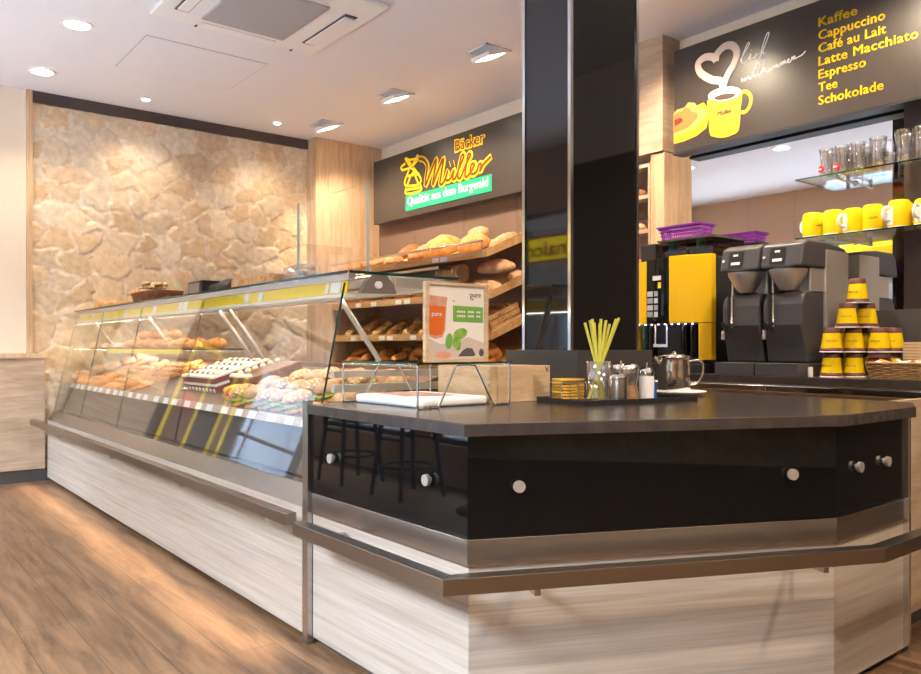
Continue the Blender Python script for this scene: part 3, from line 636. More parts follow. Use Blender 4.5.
hp = thing('access_hatch', 'flush white access hatch outlined in the ceiling', 'hatch', (2.2, 6.3, H-.004))
MB().box(1.80, 2.75, 5.98, 6.80, H-.004, H-.0005).build('hatch_door', 'ceiling', hp)
e_ = MB()
for a in ((1.795, 1.80, 5.975, 6.805), (2.75, 2.755, 5.975, 6.805), (1.80, 2.75, 5.975, 5.98), (1.80, 2.75, 6.80, 6.805)): e_.box(*a, H-.003, H-.0005)
e_.build('hatch_gap', 'grey', hp)

# ================================================================== BREAD AND PASTRY PROTOTYPES
def one(name, mb, m_, cat): o = mb.build(name, m_, loc=(0, 0, 0)); return Proto(tag(o, '', cat))
def crescent(rad, thick, spread=1.15, n=26, ridges=7):
    mb = MB(); pts = []; rs = []
    for i in range(n+1):
        t = -1+2*i/n; a = t*spread; pts.append((rad*math.sin(a), rad*(1-math.cos(a)), thick*.75))
        rs.append(thick*(.22+.78*(1-abs(t)**1.8))*(1-.13*abs(math.sin(t*PI*ridges/2))))
    mb.tube(pts, rs, 12); return mb
croissant = one('croissant', crescent(.07, .038), 'crust_orange', 'croissant')
roll = one('bread_roll', MB().blob(.055, .045, .05, seed=1, cuts=(1.1, .2, 0)), 'crust_gold', 'bread roll')
seed_roll = one('seeded_roll', MB().blob(.055, .055, .055, seed=2, nz=.05), 'crust_seed', 'bread roll')
flour_bun = one('floury_bun', MB().blob(.062, .062, .06, seed=3, nz=.05), 'crust_flour', 'bun')
flat_p = one('flat_pastry', MB().blob(.075, .048, .026, seed=4, nz=.12, cuts=(2.4, .25, .6), p=2.6), 'crust_gold', 'pastry')
sugar_p = one('sugared_pastry', MB().blob(.08, .06, .045, seed=5, nz=.2), 'sugar', 'pastry')
twist = MB()
for k in (0, 1):
    twist.tube([(-.09+.18*i/30, .016*math.cos(i*.75+k*PI), .028+.013*math.sin(i*.75+k*PI)) for i in range(31)], [.019*(.55+.45*math.sin(PI*(i+.6)/31.2)) for i in range(31)], 8)
twist_p = one('twisted_pastry', twist, 'crust_orange', 'pastry')
pz = MB(); pz.tube(smooth_path([(-.02, -.06, .015), (.045, -.02, .018), (.075, .04, .016), (.03, .06, .016), (-.02, .0, .024), (-.05, -.03, .018)], 6), .012, 8)
pz.tube(smooth_path([(.02, -.06, .015), (-.045, -.02, .018), (-.075, .04, .016), (-.03, .06, .016), (.02, .0, .034), (.05, -.03, .018)], 6), .012, 8)
pretzel = one('pretzel', pz, 'crust_brown', 'pretzel')
round_loaf = one('round_loaf', MB().blob(.17, .15, .14, seed=6, nz=.04, cuts=(1.4, .1, .2)), 'crust_gold', 'loaf')
oval_loaf = one('oval_loaf', MB().blob(.15, .085, .10, seed=7, nz=.04, cuts=(3.2, .12, .5), nu=30), 'crust_brown', 'loaf')
flour_loaf = one('floury_loaf', MB().blob(.15, .09, .10, seed=8, nz=.05, cuts=(2.6, .1, .8), nu=30), 'crust_flour', 'loaf')
long_loaf = one('long_loaf', MB().blob(.23, .08, .095, seed=9, nz=.04, cuts=(4.5, .1, .5), nu=34, p=2.4), 'crust_flour', 'loaf')
baguette = one('baguette', MB().blob(.30, .042, .05, seed=10, nz=.03, cuts=(5.5, .16, .25), nu=40, p=2.5), 'crust_gold', 'baguette')
slice_ = MB(); slice_.prismX([(.055*math.cos(t)*(1.15 if math.sin(t) > .2 else .95), .05+.05*math.sin(t)) for t in [2*PI*i/22 for i in range(22)]], -.008, .008)
toast = one('bread_slice', slice_, 'crumb', 'bread slice')
def make_sandwich(kind):
    t = thing('sandwich', '', 'sandwich')
    MB().blob(.07, .055, .03, seed=20, nz=.03).build('bun_base', 'crust_gold', t)
    lf = MB()
    n_ = 40; vs = [(0, 0, .034)]+[((.072+.010*math.sin(i*1.9))*math.cos(2*PI*i/n_), (.058+.009*math.sin(i*1.9))*math.sin(2*PI*i/n_), .030+.006*math.sin(i*2.4)) for i in range(n_)]
    vs += [(x, y, z+.004) for x, y, z in vs]; m_ = n_+1
    lf.add(vs, [(0, 1+(i+1) % n_, 1+i) for i in range(n_)]+[(m_, m_+1+i, m_+1+(i+1) % n_) for i in range(n_)]+[(1+i, 1+(i+1) % n_, m_+1+(i+1) % n_, m_+1+i) for i in range(n_)], True); lf.build('salad_leaf', 'salad', t)
    f_ = MB()
    for k in range(3): f_.cyl((-.03+.03*k, .006*(-1)**k, .036+.003*k), (-.03+.03*k, .006*(-1)**k, .041+.003*k), .036, n=18)
    f_.build('ham_slice' if kind else 'egg_slice', 'ham' if kind else 'egg', t)
    MB().blob(.068, .053, .045, seed=21, nz=.04, c=(.004, 0, .048)).build('bun_top', 'crust_seed' if kind else 'crust_flour', t)
    return Proto(t)
ham_sw = make_sandwich(1); egg_sw = make_sandwich(0)
TILT = -math.atan(.3)
def deck(pr, x, y, rz, label, group, s=1.0, dz_=0): return pr.put((x, y, dz(x)+.002+dz_), rz, label, group, s, TILT)
# far end of the deck: floury buns in a slanting row
for i in range(5):
    deck(flour_bun, 1.74+i*.135, 7.68, random.random()*6, 'pale floury bun in the row at the far end of the glass case', 'floury buns at the far end', 1.25, .02)
for i in range(2): deck(flour_bun, 2.26, 7.44-i*.15, 1, 'pale floury bun behind the flat golden pastries', 'floury buns at the back')
# trays of flat golden pastry
for r_ in range(6):
    for q in range(12):
        x = 1.71+r_*.098; y = 7.45-q*.137+(r_ % 2)*.03
        if r_ == 5 and q < 3: continue
        deck(flat_p if (q+r_) % 5 else twist_p, x, y, random.choice((.3, 1.0, 1.6))+random.uniform(-.2, .2), 'golden flat pastry in the dense rows on the left half of the deck', 'golden pastries in dense rows', random.uniform(.86, 1.0))
for i in range(6): deck(seed_roll, 2.28, 5.62-i*.12, 0, 'seeded roll in the back row behind the red and white cake', 'seeded rolls behind the cake')
# red and white cake on a silver board, dark chocolate cake beside it
def on_deck_thing(name, label, cat, x, y):
    t = thing(name, label, cat, (x, y, dz(x)+.003)); t.rotation_euler = (0, TILT, 0); return t
def local(t, mb, name, m_, parent=None, **k):
    o = mb.build(name, m_, loc=(0, 0, 0), **k); o.parent = parent or t; return o
ck = on_deck_thing('cream_cake', 'square red and white layer cake on a silver board', 'cake', 2.0, 4.93)
local(ck, MB().box(-.21, .21, -.30, .30, 0, .006), 'cake_board', 'wire')
local(ck, MB().box(-.19, .19, -.27, .27, .007, .035), 'sponge_layer', 'cherry'); local(ck, MB().box(-.19, .19, -.27, .27, .036, .052), 'cream_layer', 'cream_top')
local(ck, MB().box(-.19, .19, -.27, .27, .053, .085), 'sponge_layer', 'cherry'); tp = local(ck, MB().box(-.192, .192, -.272, .272, .086, .100), 'cream_topping', 'cream_top', bevel=.003)
dots = MB()
for i in range(4):
    for j in range(6): dots.lathe([(.001, 0), (.024, .001), (.020, .007), (.010, .013), (.001, .017)], (-.14+i*.093, -.225+j*.09, .101), 12)
local(ck, dots, 'cream_rosette', 'cream_top'); 
mb = MB()
for i in range(4):
    for j in range(5): mb.blob(.016, .016, .013, c=(-.14+i*.093, -.18+j*.09, .101), nu=10, nv=6)
local(ck, mb, 'cherry', 'cherry')
mb = MB()
for j in range(9): mb.blob(.004, .020, .016, c=(-.193, -.24+j*.06, .008), nu=10, nv=6)
local(ck, mb, 'cream_trim', 'cream_top')
c2 = on_deck_thing('chocolate_cake', 'dark brown cake with cream border right of the red and white cake', 'cake', 2.03, 4.40)
local(c2, MB().box(-.19, .19, -.17, .17, 0, .006), 'cake_board', 'wire'); local(c2, MB().box(-.17, .17, -.15, .15, .007, .085), 'cake_body', 'crust_dark', bevel=.006)
mb = MB()
for i in range(7): mb.blob(.020, .020, .02, c=(-.15+i*.05, .125, .085), nu=12, nv=8); mb.blob(.020, .020, .02, c=(-.15, -.12+.04*i, .085), nu=12, nv=8)
local(c2, mb, 'cream_border', 'cream_top')
# casserole bread with yellow topping and tomato
ys = on_deck_thing('topped_baguette', 'open baguette with yellow egg topping and tomato beside the cake', 'sandwich', 1.80, 4.30)
local(ys, MB().blob(.07, .14, .05, seed=31), 'bread', 'crust_flour'); local(ys, MB().blob(.06, .125, .026, seed=32, c=(0, 0, .042)), 'egg_topping', 'egg')
mb = MB().cyl((-.04, -.10, .03), (-.05, -.10, .05), .03, n=16).cyl((-.05, -.04, .04), (-.06, -.04, .055), .026, n=16); local(ys, mb, 'tomato_slice', 'red')
rows = [(1.74, 4.06), (1.74, 3.90), (1.74, 3.74), (1.74, 3.58), (1.74, 3.42), (1.88, 4.02), (1.88, 3.86), (1.88, 3.70), (1.88, 3.54), (1.88, 3.38), (2.03, 3.96), (2.03, 3.80), (2.03, 3.64), (2.03, 3.48), (2.03, 3.32)]
for i, (x, y) in enumerate(rows):
    nm = ('front', 'middle', 'back')[i//5]
    deck((ham_sw, egg_sw)[i % 2], x, y, random.uniform(-.5, .5), ('filled roll with ham and salad in the %s row of the deck' if i % 2 == 0 else 'filled roll with egg and salad in the %s row of the deck') % nm, 'filled rolls in the %s row' % nm+(' with ham' if i % 2 == 0 else ' with egg'), random.uniform(.95, 1.1))
for i, (x, y) in enumerate(((1.72, 3.24), (1.86, 3.20), (2.0, 3.16), (2.17, 3.9), (2.17, 3.75), (2.17, 3.6), (2.17, 3.45), (2.17, 3.3), (1.74, 3.11), (2.13, 3.15))):
    deck(flour_bun if i % 2 else roll, x, y, random.random(), 'golden bun at the right end of the case deck' if i % 2 else 'crusty golden roll at the right end of the case deck', 'buns at the right end' if i % 2 else 'rolls at the right end', 1.05)
# middle shelf
for i in range(4):
    for j in range(2): sugar_p.put((1.95+j*.16, 7.62-i*.17, 1.191), random.random()*3, 'sugar-dusted pastry at the left end of the middle glass shelf', 'sugared pastries on the middle shelf')
for i in range(9):
    for j in range(2): (croissant if (i+j) % 2 else roll).put((1.93+j*.17, 6.85-i*.185, 1.191), .2+random.uniform(-.4, .4), ('golden croissant on the middle shelf of the glass case' if (i+j) % 2 else 'golden crusty roll on the middle shelf of the glass case'), ('croissants on the middle shelf' if (i+j) % 2 else 'rolls on the middle shelf'), 1.2)
for i in range(4): croissant.put((2.0, 6.7-i*.25, 1.262), 1.2, 'golden croissant lying on top of the middle shelf pastries', 'croissants stacked on the middle shelf', 1.15)

# ------------------------------------------------------------------ on the glass top
def basket(name, label, loc, sx_, sy_, h, rz=0, m_='wicker', rows_=7, flare=.15):
    t = thing(name, label, 'basket', (0, 0, 0))
    mb = MB(); N = 60
    def rr(a, k):
        c_, s_ = math.cos(a), math.sin(a); p = 4; q = (abs(c_)**p+abs(s_)**p)**(-1/p); return (sx_*k*q*c_, sy_*k*q*s_)
    for r_ in range(rows_):
        k = 1-flare*(1-r_/(rows_-1)); z = h*(r_+.5)/rows_; pts = []
        for i in range(N):
            a = 2*PI*i/N; q = k+(.02 if (i//2+r_) % 2 else -.02); x, y = rr(a, q); pts.append((x, y, z))
        mb.tube(pts, h/rows_*.52, 6, closed=True)
    mb.build('weave', m_, t)
    b_ = MB(); b_.prism([rr(2*PI*i/30, 1-flare-.02) for i in range(30)], 0, .008); b_.build('base', m_, t)
    MB().tube([(*rr(2*PI*i/N, 1.02), h) for i in range(N)], h/rows_*.6, 8, closed=True).build('rim', m_, t)
    t.location = loc; t.rotation_euler = (0, 0, rz); return t
basket('bread_basket', 'brown basket of bread sticks on the far end of the glass top', (2.02, 6.45, 1.531), .13, .33, .10, 0, 'crust_dark')
stick = one('bread_stick', MB().blob(.02, .17, .022, seed=12, nz=.06, p=2.5, nu=14, nv=12), 'crust_seed', 'bread stick')
for i in range(10): stick.put((1.93+.02*i, 6.60+random.uniform(-.05, .05), 1.630+.028*(i % 3)), random.uniform(-.25, .25), 'pale bread stick heaped in the brown basket', 'bread sticks in the basket', 1.75)
for i in range(6): (roll if i % 2 else flour_bun).put((1.88+.13*(i % 3), 7.28+.19*(i//3), 1.532), i, ('golden roll left of the bread stick basket' if i % 2 else 'pale bun left of the bread stick basket'), 'rolls left of the basket' if i % 2 else 'buns left of the basket', 1.6)
pl = tag(MB().box(1.80, 2.26, 7.14, 7.62, 1.5305, 1.5315).build('paper_liner', 'cloth'), 'white paper liner under the rolls left of the basket', 'paper')
scl = thing('price_display', 'small black till display lying on the glass top', 'display', (2.0, 5.05, 1.531))
MB().box(1.92, 2.06, 5.20, 5.46, 1.531, 1.65).build('body', 'black', scl, bevel=.008); MB().box(1.915, 1.9195, 5.23, 5.43, 1.555, 1.632).build('screen', 'fitting', scl)
MB().cyl((2.0, 5.19, 1.58), (2.0, 4.98, 1.59), .04, n=16).build('handle', 'black', scl); MB().blob(.085, .085, .11, c=(2.0, 4.92, 1.531), nz=0).build('round_head', 'black', scl)
ctr = thing('bread_carton', 'pale open carton with baguettes on the glass top', 'carton', (2.05, 4.46, 1.531))
MB().box(1.96, 2.18, 4.17, 4.79, 1.531, 1.538).box(1.96, 1.966, 4.17, 4.79, 1.538, 1.62).box(2.174, 2.18, 4.17, 4.79, 1.538, 1.62).box(1.966, 2.174, 4.17, 4.176, 1.538, 1.62).box(1.966, 2.174, 4.784, 4.79, 1.538, 1.62).build('carton_tray', 'crust_flour', ctr)
for i in range(3): baguette.put((2.01+.06*i, 4.48, 1.590), PI/2, 'baguette lying in the pale carton on the glass top', 'baguettes in the carton', .95)
bg = thing('pastry_bag', 'clear bag of red and white sweets on the glass top', 'bag', (2.05, 3.98, 1.531))
MB().blob(.11, .10, .13, c=(2.05, 4.02, 1.531), nz=.18, seed=41, p=2.4).build('bag_film', 'ware', bg)
mb = MB()
for i in range(22): mb.blob(.030, .026, .026, c=(2.05+random.uniform(-.06, .06), 4.02+random.uniform(-.05, .05), 1.536+.035*(i//6)), nu=10, nv=6, seed=i)
mb.build('sweets', 'sugar', bg)
for i in range(4): baguette.put((2.10+.01*i, 3.50-.05*i, 1.532+.001*i), .25+.1*i, 'crusty baguette lying beside the sweets bag on the glass top', 'baguettes by the sweets bag', .55)

# ================================================================== BREAD RACK
rack = thing('bread_rack', 'wooden wall rack with sloping shelves full of bread', 'shelf', (4.65, 6.3, 0))
SL = .40
def tier(zf, y0, y1, m_='shelf_wood', front=.045, xf=4.33, depth=.56, labels=()):
    zb = zf+SL*depth
    sh = MB().prismY([(xf, zf), (xf+depth, zb), (xf+depth, zb+.014), (xf, zf+.014)], y0, y1).build('shelf_board', m_, rack)
    MB().box(xf-.014, xf, y0, y1, zf-.02, zf+front).build('front_board', m_, sh)
    for ye in (y0-.014, y1): MB().prismY([(xf-.014, zf-.02), (xf+depth, zb-.02), (xf+depth, zb+front+.03), (xf-.014, zf+front)], ye, ye+.014).build('side_board', m_, sh)
    for y in labels:
        MB().box(xf-.018, xf-.0145, y, y+.10, zf-.012, zf+.030).build('price_card', 'card', sh)
    return lambda x: zf+.014+SL*(x-xf)
T1 = tier(1.985, 5.08, 7.69, labels=(5.62, 5.74, 6.9, 7.2))
MB().tube([(4.29, 5.1, 2.10), (4.29, 7.68, 2.10)], .010, 8).tube([(4.29, 5.11, 2.0), (4.29, 5.11, 2.10)], .006, 6).tube([(4.29, 6.4, 2.0), (4.29, 6.4, 2.10)], .006, 6).build('guard_rail', 'wire', rack)
T2 = tier(1.63, 5.02, 7.69, labels=(5.6, 5.75, 6.2, 6.35, 6.8, 7.1))
MB().box(4.33, 4.45, 5.75, 7.66, 1.915, 1.935).build('undershelf', 'dark', rack)
MB().box(4.312, 4.329, 5.75, 7.66, 1.912, 1.938).build('steel_edge', 'steel', rack)
T3 = tier(1.28, 5.02, 7.69, labels=(5.4, 5.55, 5.9, 6.1, 6.5, 6.65, 7.0, 7.2))
T4 = tier(.97, 5.02, 7.69, labels=(5.4, 5.7, 5.85, 6.2, 6.5, 6.8, 7.1))
T5 = tier(.68, 5.02, 7.69)
MB().box(4.35, 4.92, 5.0, 7.69, 0, .66).build('base_cabinet', 'beige_wood', rack)
for y in (3.735, 4.62): MB().box(4.785, 4.92, y, y+.016, .70, 2.58).build('upright', 'beige_wood', rack)
for z in (1.1, 1.45, 1.78, 2.06, 2.32): MB().box(4.785, 4.92, 3.752, 4.618, z, z+.03).build('shelf_board', 'beige_wood', rack)
MB().box(4.785, 4.92, 3.752, 4.618, 2.555, 2.58).build('top_board', 'beige_wood', rack)
ST = -math.atan(SL)
def rk(pr, T, x, y, rz, label, group=None, s=1.0, up=0): return pr.put((x, y, T(x)+.004+up), rz, label, group, s, ST)
# tier 1
rk(round_loaf, T1, 4.56, 5.98, .3, 'large round golden loaf in the middle of the top shelf', s=1.25)
rk(round_loaf, T1, 4.52, 5.47, 1.3, 'round golden loaf right of the biggest one on the top shelf', s=1.02)
rk(long_loaf, T1, 4.60, 5.17, 0.2, 'lumpy golden loaf at the right end of the top shelf', s=.85)
rk(flour_loaf, T1, 4.78, 5.72, 1.4, 'pale floury loaf leaning at the back between the round loaves', s=1.0, up=.06)
rk(oval_loaf, T1, 4.46, 6.30, .9, 'brown oval loaf just left of the biggest round loaf', s=1.0)
rk(flour_loaf, T1, 4.66, 6.42, .5, 'floury oval loaf behind the brown oval loaf on the top shelf')
rk(oval_loaf, T1, 4.70, 6.74, .2, 'dark oval loaf at the back of the left part of the top shelf', s=1.1)
for i, (x, y) in enumerate(((4.44, 6.60), (4.50, 6.82), (4.45, 7.02), (4.62, 7.06), (4.46, 7.24), (4.62, 7.28), (4.46, 7.45), (4.64, 7.50))):
    rk(flour_loaf if i % 2 else oval_loaf, T1, x, y, .3+i, 'small pale loaf toward the left end of the top shelf' if i % 2 else 'small brown loaf toward the left end of the top shelf', 'small pale loaves on the top shelf' if i % 2 else 'small brown loaves on the top shelf', .62)
# tier 2
rk(long_loaf, T2, 4.56, 5.22, 1.45, 'long floury loaf on the second shelf, upper of two', s=1.1, up=.13)
rk(long_loaf, T2, 4.44, 5.26, 1.50, 'long floury loaf on the second shelf, lower of two', s=1.05)
rk(flour_loaf, T2, 4.74, 5.17, .4, 'pale loaf at the back right of the second shelf', s=.75)
for i in range(7): rk(toast, T2, 4.60, 5.72+i*.05, PI/2+.25, 'upright slice of pale bread on the second shelf', 'sliced bread on the second shelf', 1.7, .05)
for i in range(9): rk(roll if i % 2 else croissant, T2, 4.42+.16*(i % 2), 6.1+i*.16, i, 'golden roll on the second shelf from the top' if i % 2 else 'croissant on the second shelf from the top', 'rolls on the second shelf' if i % 2 else 'croissants on the second shelf', 1.4)
# tier 3: crate of pretzels at the right end, rolls elsewhere
cr = thing('wooden_crate', 'slatted wooden crate of dark pretzels on the third shelf', 'crate', (4.36, 5.22, T3(4.36)+.004))
cr.rotation_euler = (0, ST, 0); cb = MB()
cb.box(0, .36, -.18, .22, 0, .01)
for z in (.015, .065, .115):
    cb.box(-.006, 0, -.18, .22, z, z+.042).box(.36, .366, -.18, .22, z, z+.042).box(0, .36, -.186, -.18, z, z+.042).box(0, .36, .22, .226, z, z+.042)
local(cr, cb, 'crate_slats', 'shelf_wood')
for i in range(12):
    rk(pretzel, T3, 4.44+.16*(i % 2), 5.14+.16*((i//2) % 2), i*1.3, 'dark brown pretzel heaped in the wooden crate', 'pretzels in the crate', 1.15, .015+.052*(i//4))
for i in range(22): rk((roll, seed_roll)[i % 2], T3, 4.40+.13*(i % 3), 5.52+i*.092, i, ('crusty roll on the third shelf of the rack', 'seeded roll on the third shelf of the rack')[i % 2], ('crusty rolls on the third shelf', 'seeded rolls on the third shelf')[i % 2], 1.1)
for i in range(26): rk((croissant, roll)[i % 3 == 2], T4, 4.40+.13*(i % 3), 5.08+i*.096, .5+i*.6, ('golden croissant on the fourth shelf of the rack', 'golden roll on the fourth shelf of the rack')[i % 3 == 2], ('croissants on the fourth shelf', 'rolls on the fourth shelf')[i % 3 == 2], 1.4, .03*(i % 2))
for i in range(10): rk(croissant, T4, 4.44+.1*(i % 2), 5.12+i*.13, i, 'golden croissant lying on the others of the fourth shelf', 'croissants heaped on the fourth shelf', 1.35, .085)
for i in range(18): rk((roll, flour_bun)[i % 2], T5, 4.42+.14*(i % 3), 5.1+i*.14, i, ('crusty roll on the lowest sloping shelf', 'floury bun on the lowest sloping shelf')[i % 2], ('rolls on the lowest shelf', 'buns on the lowest shelf')[i % 2], 1.15)
for i, z in enumerate((1.48, 1.81, 2.09, 2.35)):
    nm = ('lowest', 'second lowest', 'third lowest', 'topmost')[i]
    for j in range(3): (oval_loaf if (i+j) % 2 else flour_loaf).put((4.852, 3.92+j*.24, z+.002), PI/2, '%s loaf on the %s straight shelf behind the pillar' % ('brown' if (i+j) % 2 else 'floury', nm), '%s loaves on the %s straight shelf' % ('brown' if (i+j) % 2 else 'floury', nm), .66)

# ================================================================== ON THE SALES DESK
DT = .9705
tray = thing('serving_tray', 'black serving tray with raised rim on the dark desk top', 'tray', (2.27, 2.085, DT)); tray.rotation_euler = (0, 0, R(-9.8))
def tl(mb, name, m_, t=None, **k): return local(t or tray, mb, name, m_, **k)
tl(MB().box(.01, .59, .01, .315, 0, .006), 'base', 'black')
ribbon(mb := MB(), [(0, 0), (.60, 0), (.60, .325), (0, .325), (0, .0001)], 0, .010, 0, .020); tl(mb, 'rim', 'black')
def TP(x, y):    # tray coordinates to place
    a = R(-9.8); return (2.27+x*math.cos(a)-y*math.sin(a), 2.085+x*math.sin(a)+y*math.cos(a), DT+.0065)
def rounded(name, label, cat, xy, builds, group=None, rz=0):
    t = thing(name, label, cat, (0, 0, 0), group)
    for n_, mb, m_ in builds:
        mb.build(n_, m_, t)
    t.location = TP(*xy) if len(xy) == 2 else xy; t.rotation_euler = (0, 0, rz); return t
# wire rack with biscuit packets
wr = MB()
for x in (-.065, -.022, .022, .065):
    for y in (-.04, .04): wr.tube([(x, y, .004), (x, y, .075)], .0022, 6)
    wr.tube([(x, -.04, .004), (x, .04, .004)], .0022, 6)
for y in (-.04, .04): wr.tube([(-.065, y, .004), (.065, y, .004)], .0022, 6).tube([(-.065, y, .075), (-.06, y, .078), (.06, y, .078), (.065, y, .075)], .0022, 6)
rkk = rounded('wire_rack', 'small chrome wire rack of biscuit packets on the tray', 'rack', (.090, .225), [('wire_frame', wr, 'wire')], rz=R(-8))
pk = MB(); pk.box(-.058, .058, -.034, .034, 0, .009)
for i in range(12): pk.box(-.058+.0097*i, -.054+.0097*i, -.036, .036, .002, .007)
pkt = Proto(tag(pk.build('biscuit_packet', 'crust_gold', loc=(0, 0, 0)), '', 'packet'))
M['packet'] = mat('packet_foil_yellow', (.86, .52, .08), .3); pkt.o.data.materials[0] = M['packet']
bx, by, bz = TP(.090, .225)
for i in range(7): pkt.put((bx, by, bz+.008+i*.0125), R(-8)+random.uniform(-.08, .08), 'yellow biscuit packet stacked in the wire rack', 'biscuit packets in the wire rack')
# straw glass
def tumbler(r0, r1, h, t=.0025, n=28): return MB().lathe([(r0, 0), (r1, h), (r1-t, h), (r0-t, .006), (.001, .006)], n=n, cap=False).lathe([(r0, 0), (.001, 0)], n=n, cap=False)
sgx = (.150, .10)
rounded('straw_glass', 'tall drinking glass full of yellow-green straws', 'glass', sgx, [('glass_body', tumbler(.040, .050, .165), 'ware')])
sx0, sy0, sz0 = TP(*sgx)
for i, (a, b_, tl_) in enumerate(((-.9, .1, .275), (-.55, .5, .285), (-.42, -.2, .29), (-.28, .3, .275), (-.5, -.4, .285), (.1, .4, .272), (.5, .0, .285), (.45, -.5, .28), (.15, -.3, .29), (1.35, .1, .295), (1.15, -.3, .29), (.75, .4, .27))):
    dx = a*.062; tl_ += .035; st_ = MB().tube([(-dx*.5*.7782, dx*.5*.6225, .0), (dx*1.0*.7782+b_*.012, -dx*1.0*.6225+b_*.014, tl_)], .0058, 10)
    o = st_.build('drinking_straw', 'straw', loc=(0, 0, 0)); o.location = (sx0, sy0, sz0+.012)
    tag(o, 'yellow-green straw standing in the tall glass', 'straw', 'straws in the glass')
# steel sugar pot with spoon
rounded('sugar_pot', 'brushed steel sugar pot with a spoon, right of the straws', 'pot', (.255, .10), [('pot_body', MB().lathe([(.038, 0), (.038, .085), (.036, .09)], n=28), 'steel'), ('blue_foot', MB().lathe([(.040, 0), (.040, .008)], n=28), mat('blue_plastic', (.02, .12, .55), .4)), ('lid', MB().lathe([(.039, .090), (.039, .10), (.030, .112), (.008, .115)], n=28), 'chrome'), ('spoon', MB().tube([(.004, 0, .09), (.016, 0, .165)], .0035, 8), 'chrome')])
for i, (x, y, lb) in enumerate(((.345, .13, 'waisted glass sugar shaker beside the salt shaker'), (.30, .24, 'glass sugar shaker standing behind the steel pot'), (.375, .235, 'glass sugar shaker standing at the back of the tray'))):
    rounded('sugar_shaker', lb, 'shaker', (x, y), [('glass_body', MB().lathe([(.034, 0), (.036, .02), (.024, .065), (.034, .105), (.034, .125)], n=26), 'ware'), ('cap', MB().lathe([(.035, .125), (.035, .140), (.022, .152), (.002, .153)], n=26), 'chrome'), ('brown_sugar' if i else 'sugar_fill', MB().lathe([(.030, .003), (.031, .02), (.020, .060)], n=20), 'crust_flour')])
M['blue'] = mat('blue_label', (.02, .08, .5), .4)
rounded('salt_shaker', 'white shaker with chrome top and blue label on the tray', 'shaker', (.425, .12), [('body', MB().lathe([(.030, 0), (.032, .08), (.030, .10)], n=26), 'card'), ('label_band', MB().box(.012, .034, -.026, .010, .004, .075), 'blue'), ('cap', MB().lathe([(.031, .10), (.031, .122), (.020, .135), (.002, .136)], n=26), 'chrome'), ('spout', MB().tube([(0, 0, .13), (.004, 0, .155)], .004, 8), 'chrome')])
# steel jug on a saucer, right of the tray
jx, jy = 3.13, 2.30
sau = tag(MB().lathe([(.05, 0), (.095, .008), (.125, .018), (.122, .021), (.09, .012), (.001, .010)], n=36).build('saucer', 'card', loc=(0, 0, 0)), 'white saucer under the steel jug', 'saucer'); sau.location = (jx+.03, jy-.01, DT)
rounded('steel_jug', 'polished steel milk jug with lid on the white saucer', 'jug', (jx, jy, DT+.012), [('body', MB().lathe([(.072, 0), (.076, .01), (.074, .13), (.068, .158), (.072, .168)], n=36), 'chrome'), ('lid', MB().lathe([(.075, .168), (.074, .174), (.04, .182), (.012, .184), (.010, .195), (.001, .198)], n=30), 'chrome'), ('handle', MB().tube(smooth_path([(.055, -.044, .15), (.100, -.08, .15), (.108, -.086, .10), (.090, -.072, .05), (.058, -.046, .04)], 5), .0055, 8), 'wire'), ('spout', MB().tube([(-.045, .036, .13), (-.075, .060, .168)], [.020, .012], 8), 'chrome')])
# pale wooden box
wb = thing('wooden_box', 'pale wooden box with finger joints on the desk', 'box', (2.25, 2.6, DT))
MB().box(2.085, 2.43, 2.43, 2.442, DT, DT+.150).box(2.097, 2.43, 2.768, 2.78, DT, DT+.150).box(2.085, 2.097, 2.442, 2.78, DT, DT+.150).box(2.418, 2.43, 2.442, 2.768, DT, DT+.150).box(2.097, 2.418, 2.442, 2.768, DT, DT+.01).build('box_body', 'box_wood', wb, bevel=.0015)
jt = MB()
for k in range(5): jt.box(2.0835, 2.0855, 2.428, 2.442, DT+.01+k*.028, DT+.024+k*.028)
jt.build('finger_joint', 'beige_wood', wb); MB().box(2.105, 2.41, 2.45, 2.76, DT+.142, DT+.148).build('lid', 'box_wood', wb)
MB().tube([(2.40, 2.4285, DT+.148), (2.41, 2.4285, DT+.125), (2.42, 2.4285, DT+.148)], .003, 6).build('hook', 'steel', wb)
# paper-lined tray with ham under the glass stand
ft = thing('serving_board', 'white rounded serving board with a red print under the glass stand', 'tray', (1.87, 2.62, DT))
MB().prism([(1.70, 2.42), (1.72, 2.40), (2.04, 2.40), (2.06, 2.42), (2.06, 2.84), (2.04, 2.86), (1.72, 2.86), (1.70, 2.84)], DT, DT+.034).build('board', 'card', ft, bevel=.012, seg=3)
MB().prism([(1.76, 2.56), (1.96, 2.50), (1.98, 2.78), (1.80, 2.82)], DT+.0345, DT+.036).build('red_print', 'ham', ft)
